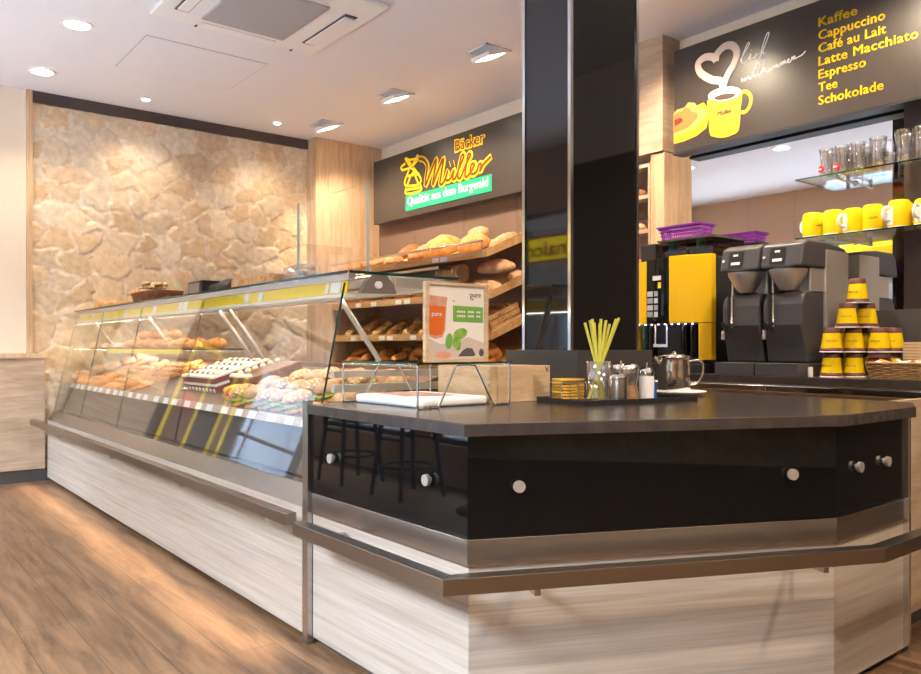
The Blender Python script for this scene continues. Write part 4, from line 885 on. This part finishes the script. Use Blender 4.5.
# wire-legged glass stand
gs = thing('glass_stand', 'glass shelf on bent chrome wire legs at the desk corner', 'stand', (1.86, 2.62, DT))
zt = DT+.165; gy0, gy1, gx0, gx1 = 2.345, 2.88, 1.665, 2.115
MB().box(gx0-.005, gx1+.005, gy0-.005, gy1+.005, zt, zt+.007).build('glass_shelf', 'glass', gs)
e = MB(); e.box(gx0-.006, gx1+.006, gy0-.006, gy0-.005, zt, zt+.007); e.box(gx0-.006, gx0-.005, gy0-.005, gy1+.005, zt, zt+.007); e.build('glass_edge', 'glass_green', gs)
r_ = .0042
for y in (gy0, gy1):
    MB().tube(smooth_path([(gx0, y, zt-.006), (gx0, y, zt-.012), (gx0, y, DT+.02), (gx0+.004, y, DT+r_), (gx0+.02, y, DT+r_), (gx0+.08, y, DT+r_), (gx0+.10, y, DT+.012), (gx0+.17, y, zt-.02), (gx0+.19, y, zt-.005), (gx0+.26, y, zt-.005), (gx0+.28, y, zt-.02), (gx0+.36, y, DT+.012), (gx0+.38, y, DT+r_), (gx1-.01, y, DT+r_), (gx1, y, DT+.02), (gx1, y, zt-.012), (gx1, y, zt-.006)], 4), r_, 8).build('wire_leg', 'wire', gs)
for x in (gx0+.002, gx1-.002): MB().tube([(x, gy0, zt-.006), (x, gy1, zt-.006)], r_, 8).build('wire_rail', 'wire', gs)
for x in (gx0+.03, gx0+.055, gx1-.04, gx1-.02): MB().cyl((x, gy0-.006, DT+.008), (x, gy0-.0055, DT+.008), .003, n=8).build('rubber_stop', 'black', gs)
# tea poster
po = thing('tea_poster', 'framed upright poster with a glass of orange tea', 'poster', (1.9, 2.40, zt+.008))
zf = zt+.0075; px0, px1, pz1, py = 1.730, 2.040, zf+.305, 2.385
MB().box(px0, px0+.018, py, py+.018, zf, pz1).box(px1-.018, px1, py, py+.018, zf, pz1).box(px0+.018, px1-.018, py, py+.018, zf, zf+.012).box(px0+.018, px1-.018, py, py+.018, pz1-.012, pz1).build('frame', 'box_wood', po, bevel=.001)
ax, bx_, az, bz_ = px0+.018, px1-.018, zf+.012, pz1-.012; W_, Hh = bx_-ax, bz_-az; yp = py+.008
MB().box(ax, bx_, yp, yp+.006, az, bz_).build('print_sheet', 'print_cream', po)
def pp_(poly, dy): # poster art polygon in 0..1 coordinates
    mb = MB(); P = [(ax+u*W_, az+v_*Hh) for u, v_ in poly]; mb.prismY(P, yp-dy, yp-dy+.0004); return mb
def ell(cx, cy, rx, ry, n=26, rot=0): return [(cx+rx*math.cos(t)*math.cos(rot)-ry*math.sin(t)*math.sin(rot), cy+rx*math.cos(t)*math.sin(rot)+ry*math.sin(t)*math.cos(rot)) for t in [2*PI*i/n for i in range(n)]]
pp_([(.0, .0), (1, 0), (1, .22), (.7, .30), (.5, .22), (.2, .20), (0, .28)], .0006).build('table_print', mat('poster_table', (.55, .48, .45), .6) and 'steam', po)
pp_([(.0, .36), (.03, .30), (.12, .27), (.24, .29), (.29, .38), (.32, .76), (.33, .84), (0, .86)], .0008).build('glass_print', 'ham', po)
pp_([(.0, .38), (.04, .33), (.13, .31), (.23, .33), (.27, .40), (.30, .71), (0, .72)], .0012).build('tea_print', 'tea', po)
pp_([(.43, .51), (.98, .50), (.98, .72), (.43, .73)], .0012).build('green_panel_print', 'green_print', po)
for v_ in (.635, .575):
    mb = MB()
    for k in range(11): 
        if k not in (4, 8): mb.box(ax+W_*(.50+k*.040), ax+W_*(.527+k*.040), yp-.0018, yp-.0014, az+Hh*v_, az+Hh*(v_+.026))
    mb.build('small_print', 'card', po)
pp_(ell(.36, .24, .062, .11, rot=-.15), .0014).build('leaf_print', 'green_print', po); pp_(ell(.50, .22, .07, .11, rot=.2), .0014).build('leaf_print', 'salad', po)
pp_(ell(.56, .34, .13, .075, rot=.3), .0012).build('mint_print', 'salad', po)
pp_([(.52, .03), (.60, .11), (.68, .15), (.78, .14), (.84, .05), (.80, .03)], .0014).build('berry_print', 'print_grey', po); pp_(ell(.95, .08, .045, .055), .0014).build('berry_print', 'print_grey', po)
pp_(ell(.25, .05, .15, .05), .0013).build('peach_print', 'ham', po)
pp_([(.42, .80), (.46, .775), (.45, .80)], .0013).build('seed_print', 'print_grey', po)
MB().mesh(text_mesh('pure', .20*W_, None, .0006, bold=.0), at(ax+.74*W_, yp-.0008, az+.855*Hh, FACEY)).build('lettering', 'print_grey', po)
MB().mesh(text_mesh('tea', .055*W_, None, .0006), at(ax+.75*W_, yp-.0008, az+.815*Hh, FACEY)).build('lettering', 'print_grey', po)
MB().mesh(text_mesh('pure', .17*W_, None, .0006), at(ax+.055*W_, yp-.0022, az+.58*Hh, FACEY)).build('lettering', 'card', po)

# ================================================================== COFFEE BAR
BT = 1.0305
cm = thing('coffee_machine', 'tall coffee machine with yellow curved front and smoked bean hoppers', 'coffee machine', (4.65, 3.28, BT))
ya, yb = 2.985, 3.60
def front(y): u = (y-ya)/(yb-ya); return 4.46-.075*math.sin(PI*u)
def shell(y0, y1, z0, z1, n=10, back=.05):
    P = [(front(y0+(y1-y0)*i/n), y0+(y1-y0)*i/n) for i in range(n+1)]
    return MB().prism(P+[(4.46+back, y1), (4.46+back, y0)], z0, z1)
MB().box(4.515, 4.88, ya, yb, BT+.06, 1.80).build('housing', 'black', cm, bevel=.006)
MB().box(4.40, 4.88, ya+.02, yb-.02, BT, BT+.055).build('drip_tray', 'black', cm, bevel=.004)
shell(3.475, yb, 1.36, 1.795).build('yellow_door', 'yellow_gloss', cm, bevel=.003)
shell(ya, 3.265, 1.36, 1.81).build('yellow_door', 'yellow_gloss', cm, bevel=.003)
shell(ya, 3.065, BT+.085, 1.357).build('yellow_side', 'yellow_gloss', cm, bevel=.003)
shell(3.575, yb, BT+.085, 1.357).build('yellow_side', 'yellow_gloss', cm, bevel=.002)
scn = shell(3.268, 3.472, 1.36, 1.80).build('control_panel', 'black_gloss', cm)
fy = lambda y: front(y)-.002
MB().box(fy(3.36)-.001, fy(3.36)+.004, 3.31, 3.40, 1.655, 1.685).build('display', 'card', scn)
MB().box(fy(3.36)-.001, fy(3.36)+.004, 3.305, 3.355, 1.60, 1.640).build('yellow_button', 'yellow', scn)
M['btn'] = mat('drink_label', (.36, .42, .50), .35); M['btn2'] = mat('drink_label_pale', (.60, .64, .68), .35)
for k in range(4):
    for j in range(3): MB().box(fy(3.38)-.001, fy(3.38)+.004, 3.29+j*.057, 3.334+j*.057, 1.405+k*.047, 1.44+k*.047).build('drink_button', 'btn2' if (k+j) % 2 else 'btn', scn)
MB().box(4.50, 4.514, 3.07, 3.57, BT+.06, 1.357).build('outlet_recess', 'dark', cm)
for y, m_ in ((3.53, 'green'), (3.47, 'dark'), (3.20, 'dark'), (3.13, 'dark_trim')): MB().cyl((4.48, y, 1.13), (4.48, y, 1.35), .030, n=16).build('outlet_cylinder', 'black_gloss' if m_ != 'green' else 'edge_dark', cm)
MB().box(4.42, 4.45, 3.30, 3.42, 1.20, 1.22).build('spout', 'chrome', cm); MB().box(4.425, 4.445, 3.40, 3.412, 1.22, 1.355).build('spout_tube', 'chrome', cm); MB().box(4.425, 4.445, 3.305, 3.317, 1.22, 1.355).build('spout_tube', 'chrome', cm)
for k in range(9): MB().cyl((4.43, 3.11+k*.055, 1.352), (4.43, 3.11+k*.055, 1.357), .006, n=8).build('status_lamp', 'led', cm)
MB().box(4.50, 4.86, 3.46, 3.59, 1.801, 1.925).build('bean_hopper', 'black', cm, bevel=.006)
for y0, y1 in ((3.20, 3.44), (3.0, 3.19)):
    hp_ = MB().box(4.50, 4.86, y0, y1, 1.812, 1.925).build('bean_hopper', 'glass_smoke', cm); MB().box(4.52, 4.84, y0+.02, y1-.02, 1.813, 1.86).build('coffee_beans', 'coffee', hp_)
    MB().box(4.49, 4.87, y0-.002, y1+.002, 1.926, 1.938).build('hopper_lid', 'dark', hp_)
    MB().cyl((4.56, (y0+y1)/2+.04, 1.813), (4.56, (y0+y1)/2+.04, 1.92), .03, n=14).build('hopper_funnel', 'green', hp_)
# purple basket
pb = thing('plastic_basket', 'purple perforated plastic basket on top of the coffee machine', 'basket', (4.65, 3.30, 1.94))
mb = MB(); x0, x1, y0, y1, z0, z1 = 4.53, 4.70, 3.12, 3.47, 1.94, 2.035
mb.box(x0+.02, x1-.02, y0+.02, y1-.02, z0, z0+.006)
for z, k in ((z0, .02), (z0+.03, .0135), (z0+.055, .0085), (z0+.075, .004)):
    hh = .007 if z < z0+.07 else .02
    mb.box(x0+k, x1-k, y0+k, y0+k+.004, z, z+hh).box(x0+k, x1-k, y1-k-.004, y1-k, z, z+hh).box(x0+k, x0+k+.004, y0+k, y1-k, z, z+hh).box(x1-k-.004, x1-k, y0+k, y1-k, z, z+hh)
for i in range(19):
    y = y0+.02+i*(y1-y0-.05)/18
    for xx, sgn in ((x0, 1), (x1, -1)): mb.tube([(xx+sgn*.021, y, z0), (xx+sgn*.004, y, z1-.005)], .003, 4)
for i in range(7):
    x = x0+.03+i*(x1-x0-.06)/6
    for yy, sgn in ((y0, 1), (y1, -1)): mb.tube([(x, yy+sgn*.021, z0), (x, yy+sgn*.004, z1-.005)], .003, 4)
mb.build('basket_body', 'purple', pb); MB().box(x0-.006, x0, y0-.006, y1+.006, z1-.006, z1+.004).box(x1, x1+.006, y0-.006, y1+.006, z1-.006, z1+.004).box(x0, x1, y0-.006, y0, z1-.006, z1+.004).box(x0, x1, y1, y1+.006, z1-.006, z1+.004).build('rim', 'purple', pb)
# two filter brewers
def brewer(yc, label):
    t = thing('coffee_brewer', label, 'coffee machine', (4.62, yc, BT), 'filter coffee brewers')
    hw = .132
    MB().box(4.60, 4.88, yc-hw, yc+hw, BT+.09, 1.78).build('steel_casing', 'alu', t, bevel=.004)
    MB().box(4.27, 4.88, yc-hw, yc+hw, BT, BT+.075).build('drip_tray', 'brewer_black', t, bevel=.004)
    P = [(4.40, BT+.077), (4.385, BT+.16), (4.345, BT+.30), (4.345, BT+.42), (4.36, 1.50), (4.40, 1.525), (4.598, 1.525), (4.598, BT+.077)]
    MB().prismY(P, yc-hw+.012, yc+hw-.006).build('tank_shell', 'brewer_black', t, bevel=.012, seg=3)
    MB().box(4.334, 4.350, yc+.048, yc+.060, 1.32, 1.51).build('sight_glass', 'chrome', t); MB().box(4.328, 4.350, yc+.064, yc+.080, 1.29, 1.52).build('gauge_frame', 'black', t)
    MB().cyl((4.345, yc+.083, 1.29), (4.29, yc+.083, 1.285), .013, n=12).cyl((4.29, yc+.083, 1.30), (4.29, yc+.083, 1.245), .013, n=14).build('tap', 'chrome', t)
    MB().prismY([(4.34, 1.30), (4.27, 1.34), (4.265, 1.352), (4.34, 1.33)], yc+.075, yc+.093).build('tap_lever', 'black', t)
    for s_ in (-1, 1): MB().box(4.44, 4.60, yc+s_*(hw-.016)-.006, yc+s_*(hw-.016)+.006, 1.527, 1.66).build('side_bracket', 'alu', t)
    MB().lathe([(.045, 0), (.054, .012), (.106, .10), (.110, .122)], (4.41, yc, 1.535), 30).build('filter_basket', 'alu', t)
    MB().lathe([(.046, 0), (.046, .006)], (4.45, yc, 1.528), 20).build('basket_ring', 'cherry', t)
    HP = [(4.315, 1.665), (4.345, 1.80), (4.40, 1.825), (4.62, 1.825), (4.86, 1.80), (4.86, 1.665)]
    MB().prismY(HP, yc-hw+.004, yc+hw-.004).build('brew_head', 'brewer_black', t, bevel=.014, seg=3)
    Mx = Matrix.Translation((4.3285, yc+.02, 1.735)) @ Matrix.Rotation(R(12.5), 4, 'Y')
    MB().box(-.003, .0, -.045, .05, -.05, .05, Mx).build('badge', 'black', t); MB().box(-.005, -.003, -.03, .03, -.035, -.018, Mx).build('badge_print', 'card', t)
    MB().box(-.005, -.003, -.012, .02, .02, .032, Mx).build('badge_print', 'card', t); MB().cyl(Mx @ Vector((0, .083, -.005)), Mx @ Vector((-.006, .083, -.005)), .009, n=12).build('switch', 'chrome', t)
brewer(2.705, 'black and steel filter brewer next to the yellow coffee machine')
brewer(2.432, 'black and steel filter brewer next to the yellow cup stack')
tag(MB().cyl((4.36, 2.272, BT), (4.36, 2.272, BT+.055), .014, n=12).build('bottle', 'card'), 'tiny white bottle between brewer and cup stack', 'bottle')
# upside-down takeaway cups
cup = thing('paper_cup', '', 'cup')
MB().lathe([(.059, .012), (.0455, .108)], n=28, cap=False).build('yellow_sleeve', 'mug_yellow', cup)
MB().lathe([(.0455, .108), (.042, .137), (.038, .139), (.001, .137)], n=28, cap=False).build('brown_base', 'cup_brown', cup)
MB().lathe([(.061, .003), (.0605, .024), (.0575, .024)], n=28, cap=False).build('brown_band', 'cup_brown', cup)
MB().lathe([(.064, 0), (.064, .004), (.058, .005), (.054, .001)], n=28, cap=False).build('rim', 'card', cup)
me = text_mesh('coffee to go', .062, .010, .0008); mb = MB()
for v_ in me.vertices:
    a = (v_.co.x-.031)/.052; v_.co = Vector((-(.0535+v_.co.z)*math.cos(a), -.0535*math.sin(a), .058+v_.co.y))
mb.mesh(me, Matrix.Identity(4)); mb.build('lettering', 'coffee', cup)
cup = Proto(cup); CH = .1395
cups = [(4.42, 2.18, 0, 'bottom row, at the left end'), (4.53, 2.105, 0, 'bottom row, behind the wicker basket'), (4.56, 2.225, 0, 'bottom row, in the second line'), (4.675, 1.96, 0, 'bottom row, at the far right'), (4.66, 2.13, 0, 'bottom row, against the splashback'),
    (4.42, 2.18, 1, 'second row, at the left end'), (4.53, 2.11, 1, 'second row, next to the left end'), (4.66, 2.13, 1, 'second row, in the back'), (4.55, 1.975, 1, 'second row, in front on the right'), (4.675, 1.955, 1, 'second row, at the far right'), (4.57, 2.23, 1, 'second row, back left'),
    (4.50, 2.13, 2, 'third row, the left one'), (4.62, 2.075, 2, 'third row, the right one'), (4.56, 2.10, 3, 'the topmost of the stack')]
for x, y, k, lb in cups: cup.put((x, y, BT+k*CH+.0005), 0.15+random.uniform(-.3, .3), 'upside-down yellow and brown cup, '+lb, 'yellow and brown cups')
lid_ = one('cup_lid', MB().lathe([(.063, 0), (.063, .006), (.058, .012), (.056, .024), (.001, .024)], n=26), 'cup_brown', 'lid')
for i in range(5): lid_.put((4.55, 1.975, BT+.001+i*.0275), 0, 'brown lid in the small pile under the right front cup', 'brown lids')
wbk = basket('wicker_basket', 'low rectangular wicker basket with sugar sachets on the bar', (4.36, 1.74, BT), .095, .20, .085, 0, 'wicker', 9, .10)
for i in range(16):
    o = MB().box(-.03, .03, -.02, .02, 0, .006).build('sugar_sachet', 'cloth' if i % 3 else 'crust_gold', loc=(0, 0, 0)); o.location = (4.33+.06*(i % 2), 1.59+.045*(i//2)*.9, BT+.062+.008*(i % 4)); o.rotation_euler = (random.uniform(-.5, .5), random.uniform(-.5, .5), i)
    tag(o, 'white paper sachet piled in the wicker basket' if i % 3 else 'golden sachet piled in the wicker basket', 'sachet', 'white sachets' if i % 3 else 'golden sachets')
nk = MB()
for k in range(5): nk.blob(.05, .07, .05, c=(4.37, 1.66+.02*k, BT+.045), seed=50+k, nz=.3)
tag(nk.build('paper_napkins', 'cloth'), 'crumpled white paper napkins sticking out of the wicker basket', 'napkins')['kind'] = 'stuff'
tr_ = one('wooden_tray', MB().box(-.12, .12, -.18, .18, 0, .006).box(-.12, -.112, -.18, .18, .006, .014).box(.112, .12, -.18, .18, .006, .014), 'box_wood', 'tray')
for i in range(12): tr_.put((4.74, 1.70, BT+.001+i*.0165), 0, 'thin pale wooden tray in the stack behind the wicker basket', 'stacked wooden trays')
# glass shelves
def wall_shelf(z, label):
    t = thing('glass_shelf', label, 'shelf', (4.82, 2.0, z))
    MB().box(4.70, 4.945, 1.30, 2.545, z, z+.008).build('glass_plate', 'glass', t)
    e = MB(); e.box(4.698, 4.70, 1.30, 2.547, z, z+.008); e.box(4.70, 4.945, 2.545, 2.547, z, z+.008); e.build('glass_edge', 'glass_green', t)
    for y in (2.30, 1.6):
        MB().cyl((4.72, y, z-.02), (4.949, y, z-.02), .008, n=10).cyl((4.93, y, z-.02), (4.949, y, z-.02), .018, n=16).cyl((4.725, y, z-.028), (4.725, y, z-.0005), .012, n=12).build('bracket', 'chrome', t)
wall_shelf(1.872, 'lower glass wall shelf carrying the yellow mugs'); wall_shelf(2.238, 'upper glass wall shelf carrying the drinking glasses')
mug = thing('coffee_mug', '', 'mug')
MB().lathe([(.052, 0), (.054, .01), (.054, .10), (.050, .128), (.042, .138), (.001, .139)], n=30, cap=False).build('mug_body', 'mug_yellow', mug)
MB().lathe([(.0525, -.0005), (.053, .003), (.048, .003)], n=30, cap=False).build('white_rim', 'card', mug)
hd = MB().tube(smooth_path([(.052, 0, .10), (.080, 0, .098), (.092, 0, .068), (.080, 0, .040), (.052, 0, .036)], 5), .0085, 8); hd.build('handle', 'card', mug)
mb = MB(); n_ = 8
for k in range(n_):
    for s_ in (1,):
        a0, a1 = (-.38+.76*k/n_), (-.38+.76*(k+1)/n_); r0 = .0546
        mb.add([(r0*math.cos(a0), r0*math.sin(a0), .012), (r0*math.cos(a1), r0*math.sin(a1), .012), (r0*math.cos(a1), r0*math.sin(a1), .105), (r0*math.cos(a0), r0*math.sin(a0), .105)], [(0, 1, 2, 3)], True)
mb.build('white_stripe', 'card', mug)
me = text_mesh('Müller', .045, .014, .0006, shear=.3)
for v_ in me.vertices:
    a = -(v_.co.x-.022)/.054+PI; v_.co = Vector(((.0546+v_.co.z)*math.cos(a)*1, -(.0546+v_.co.z)*math.sin(a)*-1, .055-v_.co.y*-1))
MB().mesh(me, Matrix.Identity(4)).build('lettering', 'coffee', mug)
mug = Proto(mug)
mugs = [(4.755, 2.465, 1.2, 'first from the left end of the shelf'), (4.86, 2.46, 2, 'behind the first one at the left end'), (4.755, 2.335, -1.2, 'second in the front line'), (4.87, 2.33, 2.4, 'in the back line behind the second'), (4.755, 2.215, 2.6, 'third in the front line, handle to the left'), (4.755, 2.10, .4, 'fourth in the front line'), (4.86, 2.10, -2.2, 'behind the fourth in the front line'), (4.86, 1.98, 2.8, 'in the back line left of the tilted one'), (4.755, 1.955, 2.6, 'fifth in the front line with white stripe'), (4.755, 1.82, 2.9, 'at the right edge of the picture'), (4.87, 1.85, 2, 'behind the right edge mug')]
for x, y, r_, lb in mugs: mug.put((x, y, 1.8815), r_, 'yellow mug standing upside down, '+lb, 'yellow mugs', random.choice((1.04, 1.08, 1.12)))
def glass_proto(name, h, r, handle=False):
    t = thing(name, '', 'glass'); mb = MB(); n_ = 14; prof = [(r*.86, 0), (r*.92, .01), (r*.80, h*.35), (r, h*.9), (r*1.02, h), (r*.95, h), (r*.9, h*.88), (r*.70, h*.35), (r*.7, .015), (.001, .015)]
    s0 = 0; mb.lathe(prof, n=n_*2, cap=False)
    for i, v_ in enumerate(mb.v):
        k = .955 if (i % 2) else 1.02; mb.v[i] = (v_[0]*k, v_[1]*k, v_[2])
    mb.build('glass_body', 'ware', t)
    if handle: MB().tube(smooth_path([(0, -r*.95, h*.85), (0, -r*1.7, h*.8), (0, -r*1.75, h*.4), (0, -r*.9, h*.25)], 5), .006, 8).build('handle', 'ware', t)
    return t
g1 = glass_proto('drinking_glass', .165, .042); g1p = Proto(g1)
stg = glass_proto('printed_glass', .165, .042); MB().cyl((-.040, .012, .038), (-.047, .014, .038), .021, n=20).build('red_sticker', 'red', stg); stgp = Proto(stg)
MB().box(-.0485, -.047, -.004, .030, .034, .042, Matrix.Identity(4)).build('sticker_stripe', 'card', stg)
g2p = Proto(glass_proto('glass_mug', .175, .046, True))
stgp.put((4.755, 2.375, 2.2465), 0, 'faceted glass with red round sticker, at the left end of the upper shelf', 'glasses with red stickers')
stgp.put((4.755, 2.28, 2.2465), 0, 'faceted glass with red round sticker, second from the left end', 'glasses with red stickers')
for x, y in ((4.755, 2.185), (4.86, 2.385), (4.86, 2.28), (4.86, 2.18)): g1p.put((x, y, 2.2465), 0, 'faceted clear glass at the left part of the upper shelf', 'clear glasses at the left')
g2p.put((4.765, 2.075, 2.2465), 0, 'taller glass mug with handle in the middle of the upper shelf', 'glass mugs')
for i in range(3):
    for j in range(2): g1p.put((4.755+.1*j, 1.93-.095*i, 2.2465), i, 'taller clear glass at the right edge of the upper shelf', 'clear glasses at the right', 1.12)

# ================================================================== BEHIND THE CAMERA (seen in reflections)
def stool(x, y, rz, label):
    t = thing('bar_stool', label, 'stool', (x, y, 0), 'bar stools')
    for sx_ in (-1, 1):
        for sy_ in (-1, 1): MB().tube([(x+sx_*.21, y+sy_*.21, .0), (x+sx_*.14, y+sy_*.14, .70)], [.017, .021], 8).build('leg', 'black', t)
    MB().tube([(x+.215*math.cos(a), y+.215*math.sin(a), .24) for a in [2*PI*i/30 for i in range(30)]], .011, 8, closed=True).build('foot_ring', 'black', t)
    MB().cyl((x, y, .70), (x, y, .76), .20, n=30).build('seat', 'dark_trim', t, bevel=.01)
    for sx_ in (-1, 1): MB().tube([(x+sx_*.17, y-.17, .46), (x+sx_*.17, y+.17, .46)], .011, 8).build('cross_bar', 'black', t)
stool(-.62, 5.25, 0, 'black bar stool mirrored in the desk, nearer the desk corner'); stool(-.62, 6.15, 0, 'black bar stool mirrored in the desk, nearer the display case')
tb = thing('window_table', 'black topped bistro table by the shop window', 'table', (-.72, 4.35, 0))
MB().lathe([(.24, 0), (.24, .02), (.03, .035), (.03, .72)], (-.72, 4.35, 0), 28).build('pedestal', 'dark', tb); MB().cyl((-.72, 4.35, .72), (-.72, 4.35, .75), .34, n=40).build('table_top', 'dark', tb)
aw = thing('awning', 'yellow awning outside the shop window', 'awning', (-2.0, 4.5, 2.2))
MB().box(-1.98, -1.965, 3.3, 5.7, 2.20, 2.66).build('valance', 'yellow', aw)
MB().prismY([(-1.98, 2.66), (-1.965, 2.66), (-1.32, 3.10), (-1.335, 3.10)], 3.3, 5.7).build('canopy', 'yellow', aw)
ds = thing('drinks_sign', 'yellow drinks sign with red border and lettering in the shop window', 'sign', (-1.05, 6.3, 2.17))
MB().box(-1.07, -1.05, 5.82, 6.84, 2.17, 2.47).build('sign_board', 'red', ds); MB().box(-1.05, -1.047, 5.84, 6.82, 2.195, 2.445).build('yellow_face', mat('added_glow_sign_face', (.9, .7, .01), .5, emit=(1, .72, .01), es=1.3), ds)  # emission added to the face so the sign shows in the pillar reflection
MB().mesh(text_mesh('Sinalco', .88, .17, .003, bold=.02), at(-1.0465, 5.89, 2.235, FACEX)).build('lettering', 'red', ds)
for y in (5.95, 6.7): MB().cyl((-1.06, y, 2.47), (-1.06, y, 3.495), .003, n=6).build('hanging_wire', 'wire', ds)
for y in (3.4, 5.6): MB().cyl((-1.97, y, 2.2), (-1.97, y, -.05), .03, n=12).build('post', 'dark', aw)
bl = thing('building', 'pale plastered house across the street', 'building', (-14, 4, -.05))
MB().box(-16, -14, -14, 24, -.05, 7.5).build('facade', 'facade', bl)
for i in range(12):
    for z in (1.0, 4.2): MB().box(-14.0, -13.96, -12+i*3, -10.7+i*3, z, z+1.6).build('window', 'dark', bl)
MB().prismY([(-14.0+.4, 7.5), (-16.4, 7.5), (-16, 10)], -14, 24).build('roof', 'dark_trim', bl)
for x, y, h in ((-7, 1.5, 4.6), (-8, 8, 5.2)):
    t = thing('tree', 'leafy street tree at %s' % {1.5: 'the right part of the street', 8: 'the middle of the street'}[y], 'tree', (x, y, -.05))
    MB().tube([(x, y, -.05), (x+.05, y, h*.5), (x, y+.1, h*.8)], [.14, .10, .05], 10).build('trunk', 'dark_trim', t)
    mb = MB()
    for k in range(14): mb.blob(.9, .9, .8, c=(x+random.uniform(-1, 1), y+random.uniform(-1.1, 1.1), h*.5+random.uniform(0, 1.7)), nz=.35, seed=k, nu=16, nv=10)
    mb.build('crown', 'leaf', t)

for x0, w_, lb in ((.30, .30, 'yellow bordered poster with a red round print left of the glass door'), (-.06, .14, 'narrow yellow bordered strip poster beside the glass door frame')):
    t = thing('wall_poster', lb, 'poster', (x0+w_/2, YL-.04, .35))
    MB().box(x0, x0+w_, YL-.045, YL-.032, .35, 1.75).build('poster_sheet', 'yellow', t)
    MB().box(x0+.035, x0+w_-.035, YL-.048, YL-.0455, .40, 1.70).build('dark_field', 'case_brown', t)
    if w_ > .2: MB().cyl((x0+w_/2, YL-.0485, 1.15), (x0+w_/2, YL-.052, 1.15), .09, n=28).build('red_print', 'red', t)

gb = thing('building', 'added grey house wall covering the sky beyond the glass side door', 'building', (-2, 13, -.05))  # added wall, screens off the bright sky behind the side door
MB().box(-13.3, 9, 13, 14, -.05, 9).build('facade', 'facade', gb)
for i in range(7):
    MB().box(-12+i*2.8, -10.8+i*2.8, 12.96, 13.0, .9, 2.5).build('window', 'btn', gb)
hb = tag(MB().box(-4.5, 3.5, 11.0, 11.6, -.05, .0).build('planter_kerb', 'facade'), 'low kerb under the hedge beyond the side door', 'kerb')
mb = MB()
for k in range(26): mb.blob(.42, .38, .5, c=(-4.2+k*.29, 11.3+random.uniform(-.08, .08), .0+random.uniform(0, .25)), nz=.35, seed=k+60, nu=14, nv=9)
tag(mb.build('hedge', 'leaf'), 'added dark green hedge darkening the view beyond the side door', 'hedge')  # hedge added to darken what the case glass mirrors through the door
